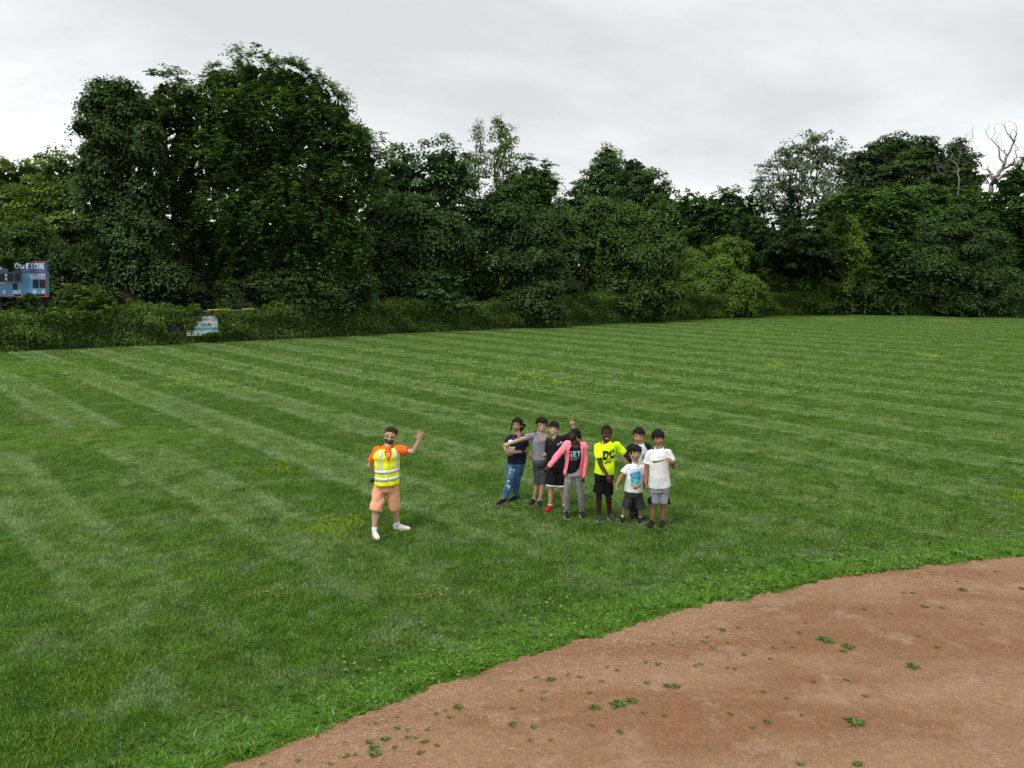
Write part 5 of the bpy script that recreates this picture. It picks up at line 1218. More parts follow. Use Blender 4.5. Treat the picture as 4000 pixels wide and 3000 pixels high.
    def shoes(s, mat, sole=M_SOLEW, high=0.0, accent=None, toe=None, tongue=None, w=1.0):
        k = s.k
        for side in 'AB':
            a0, a1, dn = s.feet[side]; an = s.J['an' + side]; L = (a1 - a0).length; sd = Vector((-dn.y, dn.x, 0)); z = lambda v, h_: Vector((v.x, v.y, h_))
            g = .018
            c = [a0 - dn * .01, a0 + dn * L * .12, a0 + dn * L * .38, a0 + dn * L * .62, a0 + dn * L * .85, a0 + dn * L * 1.0]
            hh = [.045, .055, .052, .040, .032, .022]; ww = [.022, .034, .037, .043, .040, .022]
            mb = MB(); mb.tube([z(c[i], g + hh[i]) for i in range(6)], [(ww[i] * w * (.75 + .25 * k), hh[i]) for i in range(6)], 14, sd)
            mb.tube([z(a0 + dn * L * .22, .05), Vector((an.x, an.y, an.z + high)) - dn * .004], [(.042 * w, .055), (.040 * w, .046)], 14, sd)
            me = remeshed(mb, .0075, 1, .6, 'shoe')
            for v in me.vertices:
                if v.co.z < .012: v.co.z = .012
            o = obj('shoe', me, mat, s.root)
            mb = MB(); n = 7; prof = [(c[i], ww[i] * 1.10 * w * (.75 + .25 * k)) for i in range(6)]
            top_ = [p + sd * w_ for p, w_ in prof] + [p - sd * w_ for p, w_ in reversed(prof)]; nn = len(top_)
            vs = [z(p, .004) for p in top_] + [z(p, .030) for p in top_]
            mb.add(vs, [tuple(reversed(range(nn))), tuple(range(nn, 2 * nn))] + [(i, (i + 1) % nn, nn + (i + 1) % nn, nn + i) for i in range(nn)])
            b = mb.mesh(False, 'sole'); b.materials.append(sole); q_ = bpy.data.objects.new('sole', b); COL.objects.link(q_); q_.parent = o
            if toe:
                mb = MB(); mb.ball(z(a0 + dn * L * .84, g + .024), (.036 * w, .032, .030), (sd, dn, Vector((0, 0, 1)))); b = mb.mesh(True, 'toe_cap'); b.materials.append(toe); q_ = bpy.data.objects.new('toe_cap', b); COL.objects.link(q_); q_.parent = o
            if accent:
                mb = MB()
                for t in (.45, .54, .63): mb.tube([z(a0 + dn * L * t, .075) + sd * .030, z(a0 + dn * L * t, .098 - .03 * t), z(a0 + dn * L * t, .075) - sd * .030], .0035, 5)
                b = mb.mesh(False, 'laces'); b.materials.append(accent); q_ = bpy.data.objects.new('laces', b); COL.objects.link(q_); q_.parent = o
                b = b
            if tongue:
                mb = MB(); c0 = an + dn * .045 + Vector((0, 0, high)); mb.ball(c0, (.024, .012, .03), (sd, dn, Vector((0, 0, 1)))); b = mb.mesh(True, 'tongue'); b.materials.append(tongue); q_ = bpy.data.objects.new('tongue', b); COL.objects.link(q_); q_.parent = o
    def socks(s, mat, up=.05):
        for side in 'AB':
            an, kn = s.J['an' + side], s.J['kn' + side]; d = (kn - an).normalized()
            mb = MB(); mb.tube([an - d * .03, an + d * up * .5, an + d * up], [.040 * s.k, .038 * s.k, .041 * s.k], 12); mb.build('sock', mat, s.root, True)
    # -------- prints laid on cloth
    def put(s, bvh, c, x, z, o=.004):
        src = c + s.S * x + Vector((0, 0, z)) + Vector((0, -1, 0)) * .6
        h, n, i, d = bvh.ray_cast(src, Vector((0, 1, 0)))
        return (h if h else c + s.S * x + Vector((0, 0, z))) - Vector((0, o, 0))
    def print_text(s, txt, px, py, hgt, mat, bold=.0, width=None, name='print', tilt=0, shear=0, bvh=None, o=.005):
        c = s.P(px, py); me = text_mesh(txt, 1.0, bold=bold, shear=shear)
        xs = [v.co.x for v in me.vertices]; ys = [v.co.y for v in me.vertices]; h = max(ys) - min(ys); w = max(xs) - min(xs); mx, my = (max(xs) + min(xs)) / 2, (max(ys) + min(ys)) / 2
        sy = hgt / h; sx = (width / w) if width else sy; ct, st = math.cos(R(tilt)), math.sin(R(tilt))
        for v in me.vertices:
            x, y = (v.co.x - mx) * sx, (v.co.y - my) * sy; v.co = s.put(bvh or s.tbvh, c, x * ct - y * st, x * st + y * ct, o)
        me.update(); return obj(name, me, mat, s.root)
    def print_poly(s, pts, mat, name='print', n=10, bvh=None, o=.0045):
        """polygon given in picture points, filled as a fine grid of strips and laid on the cloth"""
        pw = [s.P(*p) for p in pts]; c = pw[0]; cx = sum((p - c).dot(s.S) for p in pw) / len(pw)
        vs = []; 
        poly = [((p - c).dot(s.S), p.z - c.z) for p in pw]
        # subdivide the outline, then fan round the middle in rings
        out = []
        for a, b in zip(poly, poly[1:] + poly[:1]):
            L = math.hypot(a[0] - b[0], a[1] - b[1]); m = max(1, int(L / .012))
            out += [(a[0] + (b[0] - a[0]) * i / m, a[1] + (b[1] - a[1]) * i / m) for i in range(m)]
        mx = sum(p[0] for p in out) / len(out); mz = sum(p[1] for p in out) / len(out); N_ = len(out); rings = 4; fs = []
        for r_ in range(rings):
            t = (r_ + 1) / rings
            for (x, z) in out: vs.append(s.put(bvh or s.tbvh, c, mx + (x - mx) * t, mz + (z - mz) * t, o))
        vs.append(s.put(bvh or s.tbvh, c, mx, mz, o)); ce = len(vs) - 1
        for i in range(N_): fs.append((ce, i, (i + 1) % N_))
        for r_ in range(rings - 1):
            for i in range(N_): a = r_ * N_ + i; b = r_ * N_ + (i + 1) % N_; fs.append((a, a + N_, b + N_, b))
        return obj(name, mesh(vs, fs, True), mat, s.root)
    def collar(s, mat, r=.075, drop=.02, th=.006, name='collar', v=0.0):
        """ribbed neckline round the neck opening"""
        c = s.J['neck'] - Vector((0, 0, drop)); mb = MB(); pts = []
        for i in range(25):
            a = 2 * math.pi * i / 24; f_ = -math.sin(a); pts.append(c + s.S * (r * s.k * math.cos(a)) + Vector((0, math.sin(a) * r * .9 * s.k, 0)) + Vector((0, 0, -.035 * s.k * max(0, f_) - v * max(0, f_) ** 3 + .012)))
        mb.tube(pts, th, 6); return mb.build(name, mat, s.root, True)
    def bib(s, r=.075, low=.05):
        """skin patch showing inside the neckline"""
        c = s.J['neck'] - Vector((0, 0, .012)); vs = [c + Vector((0, -.02, .02))]; n = 16
        for i in range(n):
            a = 2 * math.pi * i / n; x = r * s.k * math.cos(a); z = low * s.k * math.sin(a) - .012; vs.append(s.put(s.tbvh, c, x, z - .01, .003))
        vs[0] = s.put(s.tbvh, c, 0, -.02, .006)
        return obj('bare_neckline', mesh(vs, [(0, 1 + i, 1 + (i + 1) % n) for i in range(n)], True), s.skin, s.root)
    def open_shell(s, mat, name, off, th0, v0=0.0, v1=1.0, rows=22, cols=40, neck_extra=.0, thick=.006, hemdrop=0.0, widen=0.0):
        """vest or jacket body: the torso surface pushed out by off, open at the front; th0(t) = half opening angle"""
        ring, A, B = s.ring, s.A, s.B
        L = [0]
        for a, b in zip(ring[:-1], ring[1:]): L.append(L[-1] + (b - a).length)
        def at(t):
            d = t * L[-1]
            for i in range(len(ring) - 1):
                if d <= L[i + 1] + 1e-9:
                    q = (d - L[i]) / (L[i + 1] - L[i] + 1e-9); return ring[i].lerp(ring[i + 1], q), A[i] + (A[i + 1] - A[i]) * q, B[i] + (B[i + 1] - B[i]) * q
            return ring[-1], A[-1], B[-1]
        s.at = at; Fd = Vector((0, -1, 0))
        def surf(t, a, o):     # a measured from the front, positive to picture right
            c, aa, bb = at(t); a = a + s.rot; wd = widen * max(0.0, min(1.0, (t - .70) / .12)) * max(0.0, min(1.0, (1.0 - t) / .08)); o = o + wd; return c + s.S * ((aa + o) * math.sin(a)) + Fd * ((bb + o) * math.cos(a))
        s.surf = surf; vs, fs = [], []
        for r_ in range(rows + 1):
            t = v0 + (v1 - v0) * r_ / rows; o0 = th0(t); wob = .004 * math.sin(r_ * .9)
            for c_ in range(cols + 1):
                a = o0 + (2 * math.pi - 2 * o0) * c_ / cols; p = surf(t, a, off + .004 * math.sin(a * 7 + t * 9) + wob)
                if r_ == 0: p.z -= hemdrop
                vs.append(p)
        w_ = cols + 1
        for r_ in range(rows):
            for c_ in range(cols): a = r_ * w_ + c_; fs.append((a, a + 1, a + w_ + 1, a + w_))
        o = obj(name, mesh(vs, fs, True), mat, s.root); md = o.modifiers.new('cloth_thickness', 'SOLIDIFY'); md.thickness = thick; md.offset = 0
        return o
    def strip(s, path, width, mat, name, off, across=None):
        """reflective tape: path of (t, angle) on the torso"""
        vs, fs = [], []
        for t, a in path:
            for sg in (-1, 1):
                if across == 'h': vs.append(s.surf(t + sg * width / 2, a, off))
                else: c, aa, bb = s.at(t); vs.append(s.surf(t, a + sg * width / 2 / max(.05, (aa + off) * max(.35, math.cos(a))), off))
        for i in range(len(path) - 1): fs.append((2 * i, 2 * i + 1, 2 * i + 3, 2 * i + 2))
        o = obj(name, mesh(vs, fs, True), mat, s.root); md = o.modifiers.new('cloth_thickness', 'SOLIDIFY'); md.thickness = .003; md.offset = 0; return o
def empty_child(root, name):
    """a part that is itself made of pieces"""
    o = bpy.data.objects.new(name, None); COL.objects.link(o); o.parent = root; o.matrix_parent_inverse = Matrix.Translation(-root.location); o.empty_display_size = .05
    return o
def child(me, name, mat, par):
    if mat: me.materials.append(mat)
    o = bpy.data.objects.new(name, me); COL.objects.link(o); o.parent = par; return o
M_LENS, nt, out = new_mat('spectacle_lens')
b = N(nt, 'ShaderNodeBsdfTransparent', {'Color': (.62, .60, .58, 1)}); g = N(nt, 'ShaderNodeBsdfGlossy', {'Roughness': .05}); mx = N(nt, 'ShaderNodeMixShader', {0: .03, 1: b.outputs[0], 2: g.outputs[0]}); nt.links.new(mx.outputs[0], out.inputs[0])

# ================= the man in the high-visibility vest
M_ORANGE = cloth('orange_tshirt', (0.88, 0.14, 0.022)); M_HIVIS = cloth('hi_vis_yellow', (0.82, 0.90, 0.025), bump=.004); M_TAPE = simple('reflective_tape', (0.66, 0.67, 0.69), 0.35, 0.06, 10); M_PEACH = cloth('peach_shorts', (0.76, 0.37, 0.215), bump=.008)
M_WSHOE = cloth('white_shoe', (0.66, 0.65, 0.60)); M_GREYST = cloth('grey_stripe', (0.13, 0.13, 0.15)); M_PRINTW = cloth('pale_print', (0.75, 0.62, 0.50))
p = Person(KM, 12.45, 'bearded man with glasses in a yellow hi-vis vest raising his hand', 'fair',
    dict(top=(535, 200), chin=(498, 398), neck=(487, 425), shA=(355, 470), shB=(598, 455), elA=(278, 655, .08), wrA=(345, 765, .20), elB=(785, 488, -.04), wrB=(848, 360, -.08), hipA=(405, 905), hipB=(535, 900), knA=(345, 1165), knB=(568, 1140)),
    feet=dict(A=((320, 1445), (368, 1500)), B=((560, 1380), (725, 1392))), yaw=3, pitch=12, fat=1.12, tw=.170, rot=.28)
p.body(dict(B=((872, 218, -.10), (0, -1, -.15), (-1, 0, 0), 'open'), A=(p.P(420, 815, .26), (0, 1, 0), (0, 0, 1), 'fist')))
p.face(M_BRHAIR, smile=1, squint=True, glasses=M_FRAME, brow=1.0, lens=True)
p.hair(M_BRHAIR, line=.062, side=.0, back=-.06, vol=.8, fringe=-.012)
# beard: shell over the jaw
def beard(s, mat):
    h = s.hs; mb = MB(); nu, nv = 40, 26; vs, fs = [], []
    for jv in range(nv + 1):
        ph = math.pi * jv / nv
        for iu in range(nu):
            th = 2 * math.pi * iu / nu; x = math.sin(ph) * math.cos(th); f = math.sin(ph) * math.sin(th); u = math.cos(ph)
            P_ = Vector((x * .064, .022 + f * .072, -.048 + u * .080)); cen = max(0, f)
            lim = -.052 + .075 * (abs(P_.x) / .064) ** 2.4; show = 1 if P_.z < lim - .022 and P_.y > -.01 else 0
            if abs(P_.x) < .034 and -.058 < P_.z < -.046 and f > .3: show = 1      # moustache
            sc = .90 + .115 * show
            C0 = Vector((0, .022, -.048)); Q = C0 + (P_ - C0) * sc; vs.append(s.q(Q.x, Q.y, Q.z))
    for jv in range(nv):
        for iu in range(nu): a = jv * nu + iu; b_ = jv * nu + (iu + 1) % nu; fs.append((a, a + nu, b_ + nu, b_))
    mb.add(vs, fs); me = remeshed(mb, .006, 1, None, 'beard'); bumpy(me, .0015, 160, 4); return obj('beard', me, mat, s.root)
beard(p, simple('beard_hair', (0.065, 0.036, 0.025), 0.9, 0.5, 90, spec=.05))
p.top(M_ORANGE, (480, 872), .178, dict(A=(.66, .083), B=(.62, .088)), 'tshirt', amp=.006, depth=.135)
p.collar(M_ORANGE, .068, .0)
p.print_text('SS', 508, 500, .055, M_PRINTW, bold=.02)
def vopen(t): return .015 if t < .64 else .015 + (t - .64) / .36 * .46
p.open_shell(M_HIVIS, 'hi_vis_vest', .020, vopen, v0=.03, v1=.985, rows=30, cols=56, widen=.024)
tb = [(.30, 'a'), (.47, 'b')]
for t_ in (.215, .405): p.strip([(t_, .03 + (2 * math.pi - .06) * i / 48) for i in range(49)], .095, M_TAPE, 'reflective_band', .029, 'h')
for sg in (-1, 1):
    p.strip([(t_, sg * (.66 + .12 * (t_ - .44))) for t_ in np.linspace(.44, .95, 18)], .052, M_TAPE, 'reflective_band', .029)
    for q0 in (0,): p.strip([(t_, sg * (vopen(t_) + .02)) for t_ in np.linspace(.03, .97, 24)], .012, cloth('vest_piping', (0.85, 0.95, 0.12)), 'piping', .026)
p.legs(M_PEACH, (470, 872), .180, dict(A=(1.02, .108, .112), B=(1.02, .098, .105)), 'shorts', amp=.006)
p.socks(M_WSOCK, .085); p.shoes(M_WSHOE, M_SOLEW, accent=M_GREYST)
# the dark object he holds behind his back
mb = MB(); c = p.P(318, 822, .26); mb.box(c + Vector((.03, 0, 0)), (.055, .03, .028)); mb.tube([c + Vector((-.02, 0, .0)), c + Vector((-.045, -.01, .005))], .022, 10)
o = mb.build('radio_controller', simple('black_plastic', (0.02, 0.018, 0.016), 0.5, 0.2, 30), None); tag(o, 'small black gadget held behind the back of the man in the yellow vest', 'gadget')

# ================= girl in navy shirt and ripped jeans
M_NAVY = cloth('navy_tshirt', (0.012, 0.014, 0.034)); M_WPRINT = simple('white_print', (0.74, 0.75, 0.77), 0.6, 0.04); M_DENIM = simple('blue_denim', (0.062, 0.155, 0.29), 0.85, 0.35, 7, bump=.006, bscale=30, spec=.15); M_FRAY = simple('frayed_denim', (0.42, 0.50, 0.58), 0.9, 0.25, 40)
M_BLKSHOE = cloth('black_shoe', (0.014, 0.013, 0.015), .7); M_PINKL = cloth('pink_lining', (0.45, 0.12, 0.22)); M_BTN = simple('flower_patch', (0.60, 0.38, 0.32), .7, .3, 60)
p = Person(K1, 14.15, 'girl with curly dark hair in a navy shirt and ripped blue jeans', 'olive',
    dict(top=(402, 172), chin=(385, 350), neck=(408, 378), shA=(308, 415), shB=(505, 415), elA=(240, 555, -.05), wrA=(255, 600, -.20), elB=(520, 600, -.02), wrB=(365, 625, -.22), hipA=(335, 775), hipB=(440, 775), knA=(318, 985), knB=(385, 990)),
    feet=dict(A=((245, 1262), (140, 1308)), B=((415, 1222), (300, 1262))), yaw=-14, pitch=2, fat=1.22, tw=.170)
p.body(dict(A=((318, 668, -.24), (0, 1, .2), (0, 0, 1), 'relaxed'), B=((268, 612, -.26), (0, 1, 0), (0, 0, 1), 'relaxed')))
p.face(M_BLKHAIR, smile=0, squint=True)
def curls(mb):
    rg = np.random.default_rng(2)
    for i in range(26):
        x = rg.uniform(-.085, .10); u = rg.uniform(-.14, .03); f = rg.uniform(-.11, -.03)
        if x < -.02 and u < -.06: continue
        mb.ball(p.q(x + .02, f, u), rg.uniform(.016, .032) * p.hs)
    for i in range(7): mb.ball(p.q(-.078 - .004 * i, -.01, .03 - .022 * i), .015 * p.hs)
p.hair(M_BLKHAIR, line=.062, side=-.03, vol=1.2, extra=curls, amp=.006)
p.top(M_NAVY, (388, 752), .178, dict(A=(.62, .070), B=(.68, .073)), 'tshirt', amp=.005, depth=.135, seed=3)
p.bib(.085, .06); p.collar(M_NAVY, .085, .012)
p.print_poly([(275, 480), (290, 450), (330, 440), (366, 455), (362, 475), (320, 480), (300, 502), (270, 500)], M_WPRINT, 'print'); p.print_text('DO IT.', 325, 550, .070, M_WPRINT, bold=.05, width=.145)
p.legs(M_DENIM, (385, 740), .168, dict(A=(1.88, .058, .062), B=(1.86, .056, .060)), 'jeans', knee_r=.073, amp=.006, seed=8)
for (x, y, r_) in ((312, 828, 14), (358, 830, 16), (304, 866, 14)):
    p.print_poly([(x + r_ * math.cos(a), y + r_ * math.sin(a)) for a in [i * math.pi / 5 for i in range(10)]], M_BTN, 'flower_patch', bvh=p.lbvh)
for pts_ in ([(275, 965), (292, 960), (300, 975), (288, 990), (276, 985)], [(262, 1015), (300, 1030), (322, 1045), (300, 1055), (268, 1038)], [(278, 1050), (300, 1048), (304, 1075), (290, 1080)]): p.print_poly(pts_, M_FRAY, 'frayed_hole', bvh=p.lbvh)
p.shoes(M_BLKSHOE, M_SOLEW, high=.02); 
for side in 'AB':
    mb = MB(); an = p.J['an' + side]; mb.tube([an + Vector((0, 0, .028)), an + Vector((0, 0, .040))], .046, 12); mb.build('shoe_lining', M_PINKL, p.root, True)

# ================= boy with glasses, grey V-neck
M_GREYT = cloth('grey_tshirt', (0.245, 0.245, 0.275)); M_DKGREY = cloth('dark_grey_shorts', (0.055, 0.055, 0.065), .55, spec=.35, bump=.01, bscale=16); M_REDL = cloth('red_lining', (0.50, 0.03, 0.04))
p = Person(K1, 14.0, 'boy with glasses in a grey V-neck shirt reaching his arm across the girl in navy', 'light',
    dict(top=(722, 165), chin=(718, 364), neck=(732, 385), shA=(592, 400), shB=(775, 420), elA=(420, 462, -.22), wrA=(290, 512, -.38), elB=(830, 560, .12), wrB=(860, 640, .22), hipA=(665, 770), hipB=(748, 770), knA=(668, 1010), knB=(738, 1012)),
    feet=dict(A=((628, 1262), (560, 1320)), B=((688, 1280), (702, 1338))), yaw=4, pitch=10, fat=.95, tw=.142)
p.body(dict(A=((212, 545, -.42), (0, 1, -.2), (0, 0, 1), 'fist'), B=(p.P(880, 690, .25), (0, 0, -1), (0, -1, 0), 'relaxed')))
p.face(M_BLKHAIR, smile=2, squint=True, glasses=M_METALF)
p.hair(M_BLKHAIR, line=.046, side=-.038, vol=1.05, fringe=-.014, part=-.35, top=.008)
p.top(M_GREYT, (708, 712), .155, dict(A=(.52, .068), B=(.6, .07)), 'tshirt', amp=.006, depth=.115, seed=9)
p.bib(.062, .072); p.collar(M_GREYT, .070, .004, v=.04)
mb = MB(); c_ = p.P(625, 348, -.08); mb.box(c_, (.035, .02, .006)); mb.build('shoulder_loop', M_DKGREY, p.root)
p.legs(M_DKGREY, (710, 725), .150, dict(A=(1.04, .080, .085), B=(1.04, .080, .085)), 'shorts', amp=.006, seed=10)
p.socks(M_WSOCK, .03); p.shoes(M_BLKSHOE, M_SOLEW, accent=M_REDL, tongue=M_REDL)

# ================= boy in black making the V sign
M_BLACKT = cloth('black_tshirt', (0.012, 0.012, 0.016)); M_BLACKS = cloth('black_shorts', (0.010, 0.010, 0.012)); M_REDSH = cloth('red_shoe', (0.42, 0.015, 0.03))
p = Person(K1, 13.72, 'grinning boy in a black shirt making a V sign behind the girl in pink', 'light',
    dict(top=(880, 218), chin=(862, 402), neck=(888, 425), shA=(805, 478), shB=(1010, 432), elA=(800, 650, .10), wrA=(640, 655, .42), elB=(1172, 375, .16), wrB=(1118, 288, .12), hipA=(862, 845), hipB=(955, 845), knA=(845, 1055), knB=(975, 1060)),
    feet=dict(A=((842, 1345), (772, 1400)), B=((1010, 1340), (1045, 1392))), yaw=-6, pitch=12, fat=1.12, tw=.165)
p.body(dict(A=((498, 690, .34), (0, 1, 0), (0, 0, 1), 'relaxed'), B=((1110, 185, .10), (0, -1, 0), (-1, 0, 0), 'peace')))
p.face(M_BLKHAIR, smile=2, squint=True); p.hair(M_BLKHAIR, line=.046, side=-.010, vol=.95, top=.006)
p.top(M_BLACKT, (890, 815), .175, dict(A=(.75, .078), B=(.60, .076)), 'tshirt', amp=.005, depth=.128, seed=12); p.collar(M_BLACKT, .070, .0)
p.print_text('pohl', 945, 487, .042, M_WPRINT, bold=.02, width=.085, tilt=5); p.print_poly([(935, 482), (947, 474), (955, 484), (945, 494)], cloth('red_badge', (0.6, 0.03, 0.04)), 'badge', o=.007)
p.legs(M_BLACKS, (895, 815), .165, dict(A=(.97, .098, .10), B=(.97, .085, .095)), 'shorts', amp=.005, seed=13)
for side in 'AB':
    a_, b_, ra, rb = p.cuffs[side]; d_ = (b_ - a_).normalized(); mb = MB(); mb.tube([b_ - d_ * .018, b_ + d_ * .006], [(ra + .006, rb + .006)] * 2, 20, p.S); mb.build('white_hem', M_WSOCK, p.root, True)
p.socks(M_WSOCK, .045); p.shoes(M_REDSH, M_REDL, accent=M_BLKSHOE, tongue=M_BLKSHOE)

# ================= girl in the pink jacket, looking left
M_PINK = cloth('pink_jacket', (0.92, 0.23, 0.32), bump=.008); M_PINKD = cloth('pink_jacket_trim', (0.55, 0.05, 0.12)); M_BLACKP = cloth('black_print_shirt', (0.010, 0.008, 0.010)); M_LEGG = simple('marled_grey_leggings', (0.30, 0.31, 0.32), 0.85, 0.30, 34, bump=.004, bscale=60)
MINT = simple('mint_print', (0.22, 0.66, 0.55), .5, .05); PKP = simple('pink_print', (0.80, 0.28, 0.38), .5, .05); SKY_P = simple('sky_print', (0.25, 0.55, 0.72), .5, .05); TEALO = simple('teal_outline_print', (0.16, 0.42, 0.38), .5, .05); MAUVE = simple('mauve_print', (0.45, 0.20, 0.25), .5, .05)
p = Person(K1, 13.12, 'girl with tied-back braids in an open pink jacket looking to her right', 'darker',
    dict(top=(1142, 298), chin=(1103, 476), neck=(1150, 500), shA=(1048, 515), shB=(1262, 535), elA=(915, 672, -.08), wrA=(808, 805, -.20), elB=(1278, 735, .02), wrB=(1262, 940, -.03), hipA=(1078, 900), hipB=(1180, 905), knA=(1045, 1130), knB=(1215, 1140)),
    feet=dict(A=((1030, 1425), (1065, 1525)), B=((1232, 1420), (1280, 1520))), yaw=-58, pitch=-4, fat=.86, tw=.118, hx=1.0)
p.body(dict(A=((768, 872, -.26), (0, 1, 0), (0, -1, .3), 'pinch'), B=((1262, 1012, -.05), (-1, .2, 0), (0, -1, 0), 'fist')))
p.face(M_BLKHAIR, smile=1, squint=False)
def bun(mb):
    mb.ball(p.q(.0, -.125, -.035), .036 * p.hs); mb.ball(p.q(.0, -.150, -.020), .020 * p.hs)
    mb.tube([p.q(.01, -.13, -.04), p.q(.02, -.17, -.075), p.q(.01, -.19, -.105)], [.012, .008, .004], 6); mb.tube([p.q(-.02, -.13, -.02), p.q(-.02, -.17, .0), p.q(-.01, -.185, -.02)], [.01, .007, .004], 6)
    for i in range(9):      # raised braids
        x = -.066 + .0165 * i; mb.tube([p.q(x * .75, .075, .070), p.q(x, .03, .118 - abs(x) * .5), p.q(x * 1.05, -.05, .118 - abs(x) * .6), p.q(x * .6, -.11, .03)], .0072 * p.hs, 6)
p.hair(M_BLKHAIR, line=.060, side=.005, back=-.04, vol=.5, extra=bun, amp=.001)
mb = MB(); mb.ball(p.q(.084, -.004, -.04), .007); mb.build('earring', simple('pearl', (0.7, 0.66, 0.6), .3, .02), p.root, True)
mb = MB(); mb.ball(p.q(-.084, -.004, -.04), .007); mb.build('earring', MATS['pearl'], p.root, True)
p.top(M_BLACKP, (1100, 888), .122, dict(A=(.3, .055), B=(.3, .055)), 'tshirt', amp=.004, depth=.108, seed=14); p.bib(.060, .045); p.collar(M_BLACKP, .066, .0)
# open jacket: shell and long sleeves
p.hip_keep = p.ring[0].copy()
p.ring = [q_ + (Vector((0, 0, -.02)) if i == 0 else Vector((0, 0, 0))) + p.S * .02 * (i < 4) for i, q_ in enumerate(p.ring)]
def jopen(t): return .95 - .22 * t if t < .85 else .70
p.open_shell(M_PINK, 'jacket', .026, jopen, v0=.0, v1=.97, rows=28, cols=44, thick=.010, hemdrop=.03)
mb = MB(); j = p.J
for side, cuff in (('A', .034), ('B', .036)):
    sh, el, wr = j['sh' + side], j['el' + side], j['wr' + side]; inn = p.smid.lerp(sh, .72); mb.tube([inn, sh + Vector((0, 0, .004)), sh.lerp(el, .5), el, el.lerp(wr, .5), wr + (wr - el).normalized() * .015], [.062, .068, .058, .054, .046, cuff], 16); mb.ball(sh, .067)
me = remeshed(mb, .009, 1, .6, 'sleeves'); bumpy(me, .006, 42, 21); obj('sleeves', me, M_PINK, p.root)
for sg in (-1, 1):        # turned-back front edges and stand collar
    p.strip([(t_, sg * (jopen(t_) + .04)) for t_ in np.linspace(.0, .97, 20)], .035, M_PINK, 'front_edge', .038)
    p.strip([(t_, sg * (jopen(t_) - .10)) for t_ in np.linspace(.0, .93, 20)], .007, M_PINKD, 'zip_tape', .030)
mb = MB(); nb = j['neck']
pts_ = [nb + p.S * (.085 * math.cos(a)) + Vector((0, .07 * math.sin(a), .0 + .02 * math.sin(a))) for a in [R(-20 + 10 * i) for i in range(23)]]
mb.tube(pts_, [(.014, .026)] * 23, 8, Vector((0, 0, 1))); mb.build('stand_collar', M_PINK, p.root, True)
mb = MB(); a0_ = p.P(1240, 480, .02); mb.add([a0_, p.P(1335, 540, .03), p.P(1250, 610, -.07), p.P(1225, 560, -.10), a0_ + Vector((0, .05, -.02)), p.P(1330, 552, .06), p.P(1250, 615, -.02), p.P(1225, 565, -.05)], [(0, 1, 2, 3), (7, 6, 5, 4), (0, 4, 5, 1), (1, 5, 6, 2), (2, 6, 7, 3), (3, 7, 4, 0)]); mb.build('hood_flap', M_PINK, p.root)
for ch, x, mt in (('G', 1086, PKP), ('E', 1140, MINT), ('T', 1192, SKY_P)): p.print_text(ch, x, 625, .098, mt, bold=.035, width=.056, o=.008)
for i, (ch, mt) in enumerate(zip('READY', (MAUVE, MAUVE, TEALO, TEALO, TEALO))): p.print_text(ch, 1080 + 28 * i, 688, .052, mt, bold=.012, width=.030, o=.008)
p.legs(M_LEGG, (1115, 885), .125, dict(A=(1.90, .040, .042), B=(1.90, .040, .042)), 'leggings', knee_r=.055, amp=.003, seed=15, depth=.10)
mb = MB(); mb.tube([p.P(1182, 935, -.10), p.P(1198, 975, -.10)], .008, 6); mb.build('drawcord', M_BLKSHOE, p.root)
p.socks(M_WSOCK, .02); p.shoes(M_BLKSHOE, M_SOLEW, accent=M_WSOCK)

# ================= boy in the neon shirt
M_NEON = cloth('neon_yellow_tshirt', (0.66, 0.95, 0.008)); M_BPRINT = simple('black_print', (0.012, 0.016, 0.010), .6, .05)
p = Person(K2, 13.05, 'tall smiling boy in a neon yellow shirt and black shorts leaning forward', 'dark',
    dict(top=(386, 142), chin=(380, 357), neck=(375, 375), shA=(250, 422), shB=(522, 405), elA=(300, 680, -.16), wrA=(392, 815, -.28), elB=(672, 580, .06), wrB=(745, 690, .18), hipA=(290, 850), hipB=(395, 855), knA=(275, 1065), knB=(405, 1080)),
    feet=dict(A=((270, 1380), (292, 1468)), B=((405, 1372), (470, 1442))), yaw=-2, pitch=10, fat=.95, tw=.155)
p.body(dict(A=((432, 940, -.34), (0, 1, .3), (1, -.3, 0), 'relaxed'), B=(p.P(760, 770, .2), (0, 1, 0), (0, -1, 0), 'relaxed')))
p.face(M_BLKHAIR, smile=2, squint=False); p.hair(M_BLKHAIR, line=.060, side=.0, back=-.05, vol=.55, top=.012)
p.top(M_NEON, (340, 795), .172, dict(A=(.66, .080), B=(.62, .080)), 'tshirt', amp=.006, depth=.125, seed=16, neck_drop=.0); p.collar(M_NEON, .066, -.002)
p.print_text('DC', 400, 520, .165, M_BPRINT, bold=.07, width=.205, tilt=4, o=.009)
p.print_poly([(366, 572), (384, 556), (398, 508), (414, 552), (424, 578), (398, 592)], M_NEON, 'print_gap', o=.0125)
p.print_text('sport', 395, 580, .038, M_BPRINT, bold=.01, width=.075, o=.014, tilt=6); p.print_text('shop', 388, 618, .055, M_BPRINT, bold=.03, width=.13, tilt=8, shear=.25, o=.009)
p.legs(M_BLACKS, (335, 805), .158, dict(A=(.90, .098, .100), B=(.97, .082, .095)), 'shorts', amp=.005, seed=17)
p.socks(M_BSOCK, .10); p.shoes(cloth('charcoal_shoe', (0.035, 0.038, 0.045), .7), M_SOLEW)

